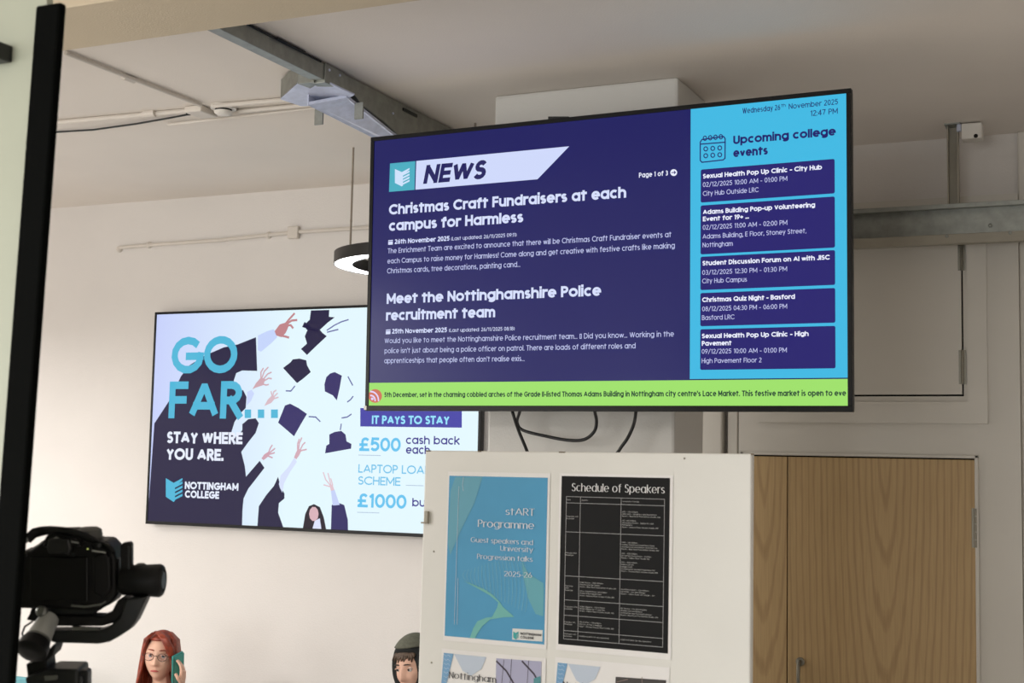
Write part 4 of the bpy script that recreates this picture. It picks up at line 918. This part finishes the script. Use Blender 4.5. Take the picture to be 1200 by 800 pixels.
dc = root_empty('digital_camera', G(80, 714))
obj('camera_body', gpr([(18,713),(18,648),(34,645),(42,640),(50,633),(58,630),(96,630),(112,634),(124,634),(131,642),(136,655),(137,680),(137,697),(129,708),(114,716),(90,715),(60,714)], 0, .055), M_soft, dc, bevel=.006, seg=3)
obj('viewfinder_hump', gpr([(52,640),(56,627),(64,622.5),(82,622),(92,626),(99,640)], -.012, .05), M_soft, dc, bevel=.004)
obj('eyecup', gpr([(60,640),(62,629),(86,629),(89,640),(86,646),(62,646)], -.022, -.01), M_black, dc, bevel=.003)
obj('rear_screen', gpr([(36,652),(104,652),(104,704),(36,704)], -.004, .0), M_lens, dc, bevel=.002)
obj('mode_dial', MB().lathe(G(105,634,.028), upv, [(0,14.5*k_),(8*k_,15*k_),(14*k_,14*k_),(16.5*k_,10*k_),(17*k_,4*k_)], 32), M_dial, dc, smooth='angle')
obj('control_dial', MB().lathe(G(116,640,.0), upv, [(0,6*k_),(4*k_,6*k_)], 20), M_gun, dc, smooth='angle')
obj('thumb_grip', gpr([(110,650),(124,646),(131,652),(132,690),(122,700),(111,694)], -.008, 0), M_soft, dc, bevel=.004)
for x, y in ((79,648),(86,650),(122,644),(126,651),(106,642),(30,650)): obj('button', MB().lathe(G(x,y,-.001), -fwd, [(0,2.2*k_),(.002,2*k_)], 12), M_gun, dc)
obj('status_light', MB().lathe(G(103,643,-.002), -fwd, [(0,1*k_),(.001,.9*k_)], 8), emis((190, 200, 110)), dc)
obj('port_cover', gpr([(136,655),(138.5,656),(138.5,690),(136,694)], .008, .04), M_black, dc)
obj('strap_lug', MB().tube([G(29,632,.01),G(31,629,.01),G(37,624,.01),G(39,625.5,.01),G(36,630,.01),G(31,634,.01)], .0028, 8, closed=True), M_silver, dc, smooth=True)
sp = [(33,631),(40,624.5),(50,621.8),(62,621),(75,622),(88,624),(97,627),(106,632),(116,637),(126,641),(132,645)]
obj('strap', MB().tube([G(x,y,-.008+.012*math.sin(i)) for i,(x,y) in enumerate(sp)], .0035, 8, flat=2.4, ref=tuple(upv)), M_soft, dc, smooth=True)
for pts in ([(60,632.5),(66,629.5),(70,632)],[(79,633),(84,634.5),(92,636)],[(40,641),(46,637.5),(50,634)],[(108,645),(118,646.5),(124,647.5)]):
    obj('edge_glint', MB().tube([G(x,y,-.0135) for x,y in pts], .0011, 6), M_silver, dc)  # silver slivers stand in for glints along the camera's top edges
obj('base_plate', gpr([(58,713),(112,714.5),(108,721),(58,721)], .005, .05), M_gun, dc, bevel=.001)
obj('lens_barrel', MB().lathe(G(72,676,.05), fwd, [(0,.034),(.03,.036),(.08,.036),(.1,.039),(.12,.039),(.118,.03)], 32), M_black, dc, smooth='angle')
obj('port_trim', gpr([(84,708),(100,709.5),(119,706.5),(124,703.5),(124,705.5),(118,709),(100,711.5),(84,710)], -.003, .0), M_grey, dc)
tag(dc, 'black digital camera mounted on the gimbal, seen from behind', 'camera')

# ================================================================ PEOPLE
M_skin1 = mat('skin_fair', (222, 176, 152), rough=.55, noise_amt=.05, scale=20); M_skin2 = mat('skin_light', (214, 170, 148), rough=.55, noise_amt=.05, scale=20)
M_red = mat('red_hair', (132, 50, 26), rough=.45, noise_amt=.35, scale=55); M_brown = mat('brown_hair', (84, 66, 52), rough=.55, noise_amt=.3, scale=60)
M_rust = mat('rust_knit', (150, 52, 34), rough=.9, noise_amt=.12, scale=80, bump=.4, bump_scale=150)
M_hood = mat('black_hoodie', (22, 24, 24), rough=.9, noise_amt=.15, scale=60); M_cap = mat('olive_grey_knit', (92, 92, 80), rough=.95, noise_amt=.15, scale=90)
M_jean = mat('dark_trousers', (38, 42, 56), rough=.9, noise_amt=.1, scale=60); M_lip = mat('lips', (178, 84, 80), rough=.4)
M_eyew = mat('eye_white', (226, 220, 214), rough=.3); M_iris = mat('iris', (48, 36, 30), rough=.25)

def head_mb(M, k=1.):
    mb = MB(); n, m_ = 44, 48
    g = lambda x, s: math.exp(-(x/s)**2)
    for i in range(n+1):
        th = math.pi*i/n
        for j in range(m_):
            ph = 2*math.pi*j/m_; x = math.sin(th)*math.cos(ph); y = math.sin(th)*math.sin(ph); z = math.cos(th)
            X, Y, Z = x*.076, y*.096, z*.116
            t = max(0, -z)
            X *= 1-.36*t**1.6
            Y = Y*(1-.45*t) if y > 0 else Y*(1-.10*t)
            if y < 0:
                f = min(1, -y*1.4)
                dn = 0
                nz = max(0, min(1, (.03-Z)/.062)) if Z > -.034 else max(0, 1-(-.034-Z)/.008)
                dn += .026*g(X, .0105+.004*nz)*nz
                dn -= .011*(g(X-.031,.017)+g(X+.031,.017))*g(Z-.012,.013)
                dn += .005*g(Z-.034,.009)*g(X,.05)
                dn += .006*g(X,.022)*(g(Z+.056,.0045)+g(Z+.066,.005))
                dn -= .003*g(X,.02)*g(Z+.061,.002)
                dn += .009*g(X,.022)*g(Z+.094,.014)
                dn += .006*(g(X-.042,.018)+g(X+.042,.018))*g(Z+.024,.02)
                Y -= dn*f
            mb.v.append(M @ Vector((X*k, Y*k, Z*k)))
    for i in range(n):
        for j in range(m_): mb.f.append((i*m_+j, (i+1)*m_+j, (i+1)*m_+(j+1) % m_, i*m_+(j+1) % m_))
    for sx in (-1, 1):
        mb.ball(M @ Vector((sx*.076*k, .012*k, 0)), (.008*k, .018*k, .03*k), 12, M.to_3x3())
    return mb

def skin_mesh(verts, edges, radii, sub=1):
    me = bpy.data.meshes.new('tmp'); me.from_pydata([tuple(v) for v in verts], edges, []); o = bpy.data.objects.new('tmp', me); COL.objects.link(o)
    md = o.modifiers.new('s', 'SKIN'); md.use_smooth_shade = True
    for i, v in enumerate(me.skin_vertices[0].data):
        r = radii[i]; v.radius = (r, r) if not isinstance(r, tuple) else r; v.use_root = (i == 0)
    sb = o.modifiers.new('u', 'SUBSURF'); sb.levels = sub; sb.render_levels = sub
    dg = bpy.context.evaluated_depsgraph_get(); ev = o.evaluated_get(dg); m2 = ev.to_mesh()
    mb = MB(); mb.add([v.co.copy() for v in m2.vertices], [tuple(p.vertices) for p in m2.polygons]); ev.to_mesh_clear()
    bpy.data.objects.remove(o); bpy.data.meshes.remove(me); return mb

def hand_mb(W, palm_dir, finger_dir, side, curl, k=1.):
    """W wrist point; palm_dir = normal out of palm; finger_dir along the palm; side toward the thumb"""
    f = Vector(finger_dir).normalized(); pn = Vector(palm_dir).normalized(); pn = (pn-f*pn.dot(f)).normalized(); s = Vector(side); s = (s-f*s.dot(f)-pn*s.dot(pn)).normalized()
    mb = MB(); W = Vector(W)
    mb.tube([W, W+f*.02*k, W+f*.05*k, W+f*.085*k], [.022*k, .030*k, .038*k, .036*k], 12, flat=.42, ref=tuple(pn))
    for i, (off, ln) in enumerate(((.027,.072),(.009,.08),(-.009,.075),(-.026,.06))):
        p = W+f*.078*k+s*off*k; d = f.copy(); pts = [p-f*.015*k, p]; rad = [.009*k, .0095*k]
        for j, fr_ in enumerate((.42, .32, .26)):
            a = curl[i]*(j+.6)/1.6; d = (f*math.cos(a)+pn*math.sin(a)); p = p+d*ln*fr_*k; pts.append(p); rad.append((.0088-.0009*j)*k)
        mb.tube(pts, rad, 8)
    p = W+f*.03*k+s*.03*k; d1_ = (f*.6+s*.7+pn*.35).normalized(); d2_ = (f*.85+s*.15+pn*.5).normalized()
    mb.tube([W+f*.015*k+s*.012*k, p, p+d1_*.032*k, p+d1_*.032*k+d2_*.028*k], [.013*k,.0125*k,.0105*k,.0085*k], 8)
    return mb

def person(label, hc, yaw, tilt, hip, arms, skinm, topm, legm, chair_rz, sr=.19):
    """hc head centre (world); hip point; arms: (elbow, wrist) in local head-yaw frame offsets from hc for left then right"""
    R3 = Matrix.Rotation(yaw, 4, 'Z'); pr = root_empty('person', (hip.x, hip.y, 0), yaw)
    HM = Matrix.Translation(hc) @ R3 @ tilt
    B = lambda x, y, z: Vector((hip.x, hip.y, 0))+(R3 @ Vector((x, y, z)))
    neck = hc+(R3 @ Vector((0, .02, -.11))); base = B(0, .03, hc.z-.235)
    sh = [B(sx*sr, .03, hc.z-.275) for sx in (1, -1)]
    el = [hc+(R3 @ Vector(a[0])) for a in arms]; wr = [hc+(R3 @ Vector(a[1])) for a in arms]
    V = [B(0,0,.56), B(0,.03,.72), B(0,.03,hc.z-.36), base, neck, hc+(R3 @ Vector((0,.015,-.04))), sh[0], el[0], wr[0], sh[1], el[1], wr[1],
         B(.1,-.03,.53), B(.13,-.42,.52), B(.13,-.44,.1), B(.13,-.44,.045), B(.13,-.6,.035), B(-.1,-.03,.53), B(-.13,-.42,.52), B(-.13,-.44,.1), B(-.13,-.44,.045), B(-.13,-.6,.035)]
    E = [(0,1),(1,2),(2,3),(3,4),(4,5),(3,6),(6,7),(7,8),(3,9),(9,10),(10,11),(0,12),(12,13),(13,14),(14,15),(15,16),(0,17),(17,18),(18,19),(19,20),(20,21)]
    rad = [.12,.11,.12,.07,.048,.05,.052,.036,.023,.052,.036,.023,.08,.055,.035,.036,.03,.08,.055,.035,.036,.03]
    bm_ = skin_mesh(V, E, rad)
    hm_ = head_mb(HM); bm_.add(hm_.v, hm_.f)
    for i, a in enumerate(arms):
        hd = hand_mb(wr[i]-(wr[i]-el[i]).normalized()*.005, R3 @ Vector(a[2]), R3 @ Vector(a[3]), R3 @ Vector(a[4]), a[5], .95); bm_.add(hd.v, hd.f)
    bo_ = obj('body', bm_, skinm, pr, smooth=True, recalc=False)
    rm = bo_.modifiers.new('one_surface', 'REMESH'); rm.mode = 'VOXEL'; rm.voxel_size = .0045; rm.use_smooth_shade = True
    bo_.modifiers.new('even', 'SMOOTH').iterations = 2
    # clothes
    tv = [B(0,0,.55), B(0,.03,.72), B(0,.03,hc.z-.36), base, sh[0], el[0], wr[0]-(wr[0]-el[0])*.12, sh[1], el[1], wr[1]-(wr[1]-el[1])*.12, neck+(base-neck)*.55]
    te = [(0,1),(1,2),(2,3),(3,4),(4,5),(5,6),(3,7),(7,8),(8,9),(3,10)]
    tr_ = [.15,.14,.15,.10,.075,.052,.036,.075,.052,.036,.066]
    obj('sweater' if topm is M_rust else 'hooded_top', skin_mesh(tv, te, tr_, 2), topm, pr, smooth=True, recalc=False)
    lv = [B(0,0,.56)]+V[12:15]+[V[14]+Vector((0,0,-.02))]+V[17:20]; le = [(0,1),(1,2),(2,3),(3,4),(0,5),(5,6),(6,7)]
    obj('trousers', skin_mesh(lv, le, [.13,.1,.072,.052,.05,.1,.072,.052], 2), legm, pr, smooth=True, recalc=False)
    for a, b in ((15,16),(20,21)):
        p, q = V[a], V[b]; obj('shoe', MB().tube([p+(p-q)*.25+Vector((0,0,-.0)), p, p+(q-p)*.6, q], [.03,.042,.04,.028], 12), M_soft, pr, smooth=True)
    for sx in (-1, 1):
        c = HM @ Vector((sx*.031, -.0765, .011)); eyo = obj('eye', MB().ball(c, .0118, 14), M_eyew, pr, smooth=True, recalc=False)
        d = ((HM.to_3x3() @ Vector((0,-1,0)))).normalized(); obj('iris', MB().lathe(c+d*.0108, d, [(0,.0062),(.0012,.0045),(.0016,.002)], 14), M_iris, eyo, smooth='angle')
        obj('eyelid', MB().tube([HM @ Vector((sx*(.031+.015*t), -.0905+.006*t*t, .0195-.0055*t*t)) for t in (-1,-.5,0,.5,1)], .0024, 6), skinm, pr, smooth=True)
    obj('lips', MB().tube([HM @ Vector((x, -.1005+.35*abs(x)**1.3*1.2, -.0605-.05*abs(x))) for x in (-.021,-.012,0,.012,.021)], [.001,.0042,.005,.0042,.001], 8), M_lip, pr, smooth=True)
    tag(pr, label, 'person'); return pr, HM, R3

def brows(pr, HM, m_, z=.034, dz=.0):
    for sx in (-1, 1):
        obj('eyebrow', MB().tube([HM @ Vector((sx*x, -.094+(x-.012)**2*7, z+.004*math.sin((x-.012)*70)+dz*(x-.03))) for x in (.012,.022,.034,.046)], [.002,.0036,.0032,.0014], 6), m_, pr, smooth=True)

# red-haired woman on the phone
hcW = atY(188.5, 769.5, 5.45)
tiltW = Matrix.Rotation(R(3), 4, 'Y') @ Matrix.Rotation(R(-4), 4, 'X')
yawW = math.atan2(.40, .884)
armsW = [((.20, -.13, -.42), (.128, -.075, -.130), (-1, .0, .1), (.0, .12, 1), (-.35, -1, 0), (.55, .6, .65, .75)),
         ((-.30, -.02, -.45), (-.20, -.30, -.52), (0, 0, -1), (.5, -1, 0), (1, .3, 0), (.3, .3, .3, .3))]
hipW = hcW+(Matrix.Rotation(yawW,4,'Z') @ Vector((.0, .07, 0)))
pw, HM, R3 = person('woman with long red hair and glasses holding a teal phone to her ear', hcW, yawW, tiltW, hipW, armsW, M_skin1, M_rust, M_jean, 0)
brows(pw, HM, M_red, .036)
# hair: cap plus locks
hr = MB(); n, m_ = 20, 36
for i in range(n+1):
    th = math.pi*.60*i/n
    for j in range(m_):
        ph = 2*math.pi*j/m_; x = math.sin(th)*math.cos(ph); y = math.sin(th)*math.sin(ph); z = math.cos(th)
        front = max(0, -y); lim = 1.
        rr = 1.0; X, Y, Z = x*.090, y*.110, z*.131
        if y < -.25:                                             # hairline: parted on her right, swept over her left brow
            hl = .055-.30*(x+.25) if x < .1 else .0-.25*x
            hl = .076+(-.05 if x > .45 else .008)*1.
            if Z < hl: Y = Y+ (hl-Z)*1.2; Z = max(Z, hl-.004)
        hr.v.append(HM @ Vector((X, Y+.004, Z+.002)))
for i in range(n):
    for j in range(m_): hr.f.append((i*m_+j, (i+1)*m_+j, (i+1)*m_+(j+1) % m_, i*m_+(j+1) % m_))
def lock(pts, r0, fl=.5): 
    n = len(pts); hr.tube([HM @ Vector(p) for p in pts], [r0*(.7+.5*math.sin(math.pi*min(1,(k/(n-1))*1.15+.1))) for k in range(n-1)]+[r0*.25], 8, flat=fl)
rs = random.Random(3)
for k in range(34):
    a = R(-24+ k*(228)/33)                                        # round the sides and back
    cx, cy = .086*math.cos(a), .104*math.sin(a)
    drop = -.17-.03*rs.random()
    sp_ = 1.05+.1*rs.random()
    lock([(cx*.45, cy*.45, .118), (cx*.85, cy*.85, .085), (cx*1.0, cy*1.0, .02), (cx*1.04, cy*1.04, -.06), (cx*sp_, cy*sp_, -.12), (cx*sp_*1.02, cy*sp_*.98, drop)], .0165, .55)
for k in range(7):                                                # swept fringe on her left side
    t = k/6; lock([(-.02+.02*t, -.05, .122), (.018+.022*t, -.086, .098), (.05+.02*t, -.088+.012*t, .05), (.074+.008*t, -.066+.012*t, -.01), (.082+.008*t, -.054+.01*t, -.09), (.084+.010*t, -.05, -.15)], .0105, .5)
for k in range(4):                                                # thinner side curtain on her right
    t = k/3; lock([(-.03-.01*t, -.055, .118), (-.062-.01*t, -.068, .085), (-.078-.006*t, -.052+.01*t, .03), (-.088-.005*t, -.045+.014*t, -.05), (-.09-.006*t, -.046+.01*t, -.13), (-.092-.01*t, -.04, -.17)], .0095, .5)
obj('hair', hr, M_red, pw, smooth=True, recalc=False, label='long straight copper-red hair parted at one side')
gs = MB()
for sx in (-1, 1):
    gs.tube([HM @ Vector((sx*.0335+.0235*math.cos(t*math.pi/10), -.107+.004*abs(math.cos(t*math.pi/10)), .006+.018*math.sin(t*math.pi/10))) for t in range(20)], .0012, 6, closed=True)
    gs.tube([HM @ Vector((sx*.057, -.103, .010)), HM @ Vector((sx*.074, -.08, .012)), HM @ Vector((sx*.08, .01, .008))], .0013, 6)
gs.tube([HM @ Vector((-.010,-.107,.010)), HM @ Vector((0,-.110,.013)), HM @ Vector((.010,-.107,.010))], .0013, 6)
go = obj('glasses', gs, M_gun, pw, smooth=True)
gl_ = bpy.data.materials.new('spectacle_lens'); gl_.use_nodes = True; b = gl_.node_tree.nodes['Principled BSDF']; b.inputs['Transmission Weight'].default_value = 1; b.inputs['Roughness'].default_value = .02; b.inputs['IOR'].default_value = 1.05; b.inputs['Base Color'].default_value = (.9,.88,.92,1)
for sx in (-1, 1):
    obj('lens', MB().lathe(HM @ Vector((sx*.0335, -.106, .006)), HM.to_3x3() @ Vector((0,-1,0)), [(0,.02),(.0008,.02)], 20), gl_, go)
# phone
phm = HM @ Matrix.Translation((.098, -.045, -.045)) @ Matrix.Rotation(R(20), 4, 'X') @ Matrix.Rotation(R(-24), 4, 'Z')
ph_ = root_empty('mobile_phone', phm.translation)
obj('phone_case', MB().box((-.0065,-.039,-.078), (.0065,.039,.078), phm), mat('teal_case', (38, 128, 122), rough=.4, noise_amt=.1, scale=30), ph_, bevel=.005, seg=3)
obj('phone_screen', MB().box((-.0072,-.035,-.073), (-.0066,.035,.073), phm), M_lens, ph_)
obj('case_flap', MB().box((.008,-.04,-.076), (.0095,.036,.074), phm @ Matrix.Rotation(R(-6),4,'Z')), mat('teal_flap', (70, 160, 150), rough=.5), ph_, bevel=.001)
tag(ph_, 'teal cased mobile phone held to the red-haired woman\'s ear', 'phone')
chair((hipW.x, hipW.y+.02, 0), yawW, M_blue, 'charcoal chair under the red-haired woman', .9)

# hooded man half behind the board
hcM = atY(486.5, 783.5, 5.45); yawM = math.atan2(-.16, 1.0)
tiltM = Matrix.Rotation(R(-7), 4, 'Y') @ Matrix.Rotation(R(4), 4, 'X')
hipM = hcM+(Matrix.Rotation(yawM,4,'Z') @ Vector((.0, .08, 0)))
armsM = [((.28, -.05, -.46), (.16, -.30, -.54), (0,0,-1), (-.4,-1,0), (-1,.3,0), (.3,.3,.3,.3)), ((-.28, -.05, -.46), (-.16, -.30, -.54), (0,0,-1), (.4,-1,0), (1,.3,0), (.3,.3,.3,.3))]
pm_, HM, R3 = person('person in a black hood half hidden behind the white board', hcM, yawM, tiltM, hipM, armsM, M_skin2, M_hood, M_jean, 0, .2)
brows(pm_, HM, mat('dark_brow', (46, 34, 28), rough=.7), .031, -.12)
def shell(th1, ax_, yoff, mouth, name, material, zoff=0., lowf=1.):
    mb = MB(); n, m_ = 22, 36
    for i in range(n+1):
        th = th1*i/n
        for j in range(m_):
            ph = 2*math.pi*j/m_; x = math.sin(th)*math.cos(ph); y = math.sin(th)*math.sin(ph); z = math.cos(th)
            X, Y, Z = x*ax_[0], y*ax_[1], z*ax_[2]
            lim = mouth(X, Z)
            if Y < lim: Y = lim
            mb.v.append(HM @ Vector((X, Y+yoff, Z+zoff)))
    for i in range(n):
        for j in range(m_): mb.f.append((i*m_+j, (i+1)*m_+j, (i+1)*m_+(j+1) % m_, i*m_+(j+1) % m_))
    o = obj(name, mb, material, pm_, smooth=True, recalc=False); s = o.modifiers.new('t', 'SOLIDIFY'); s.thickness = .006; s.offset = 1; return o
shell(math.pi*.62, (.083, .104, .124), .003, lambda X, Z: -.2 if Z > .062 else -.055+max(0, .05-Z)*.6, 'hair', M_brown)
fr_ = MB()
for k in range(12):
    t = k/11; x = -.062+.124*t
    fr_.tube([HM @ Vector((x*.6, -.058, .088)), HM @ Vector((x*.9, -.084+abs(x)*.3, .074)), HM @ Vector((x-.008, -.094+abs(x)*.4, .05-.010*math.sin(k*2.1)))], [.010,.010,.003], 6, flat=.6)
obj('fringe', fr_, M_brown, pm_, smooth=True)
shell(math.pi*.78, (.098, .125, .146), .012, lambda X, Z: -.088 if Z > .08 else -.066, 'hood', M_hood)
shell(math.pi*.27, (.106, .13, .15), .014, lambda X, Z: -.2, 'cap', M_cap, .004)
chair((hipM.x, hipM.y+.02, 0), yawM, M_blue, 'charcoal chair under the hooded person behind the board', .9)
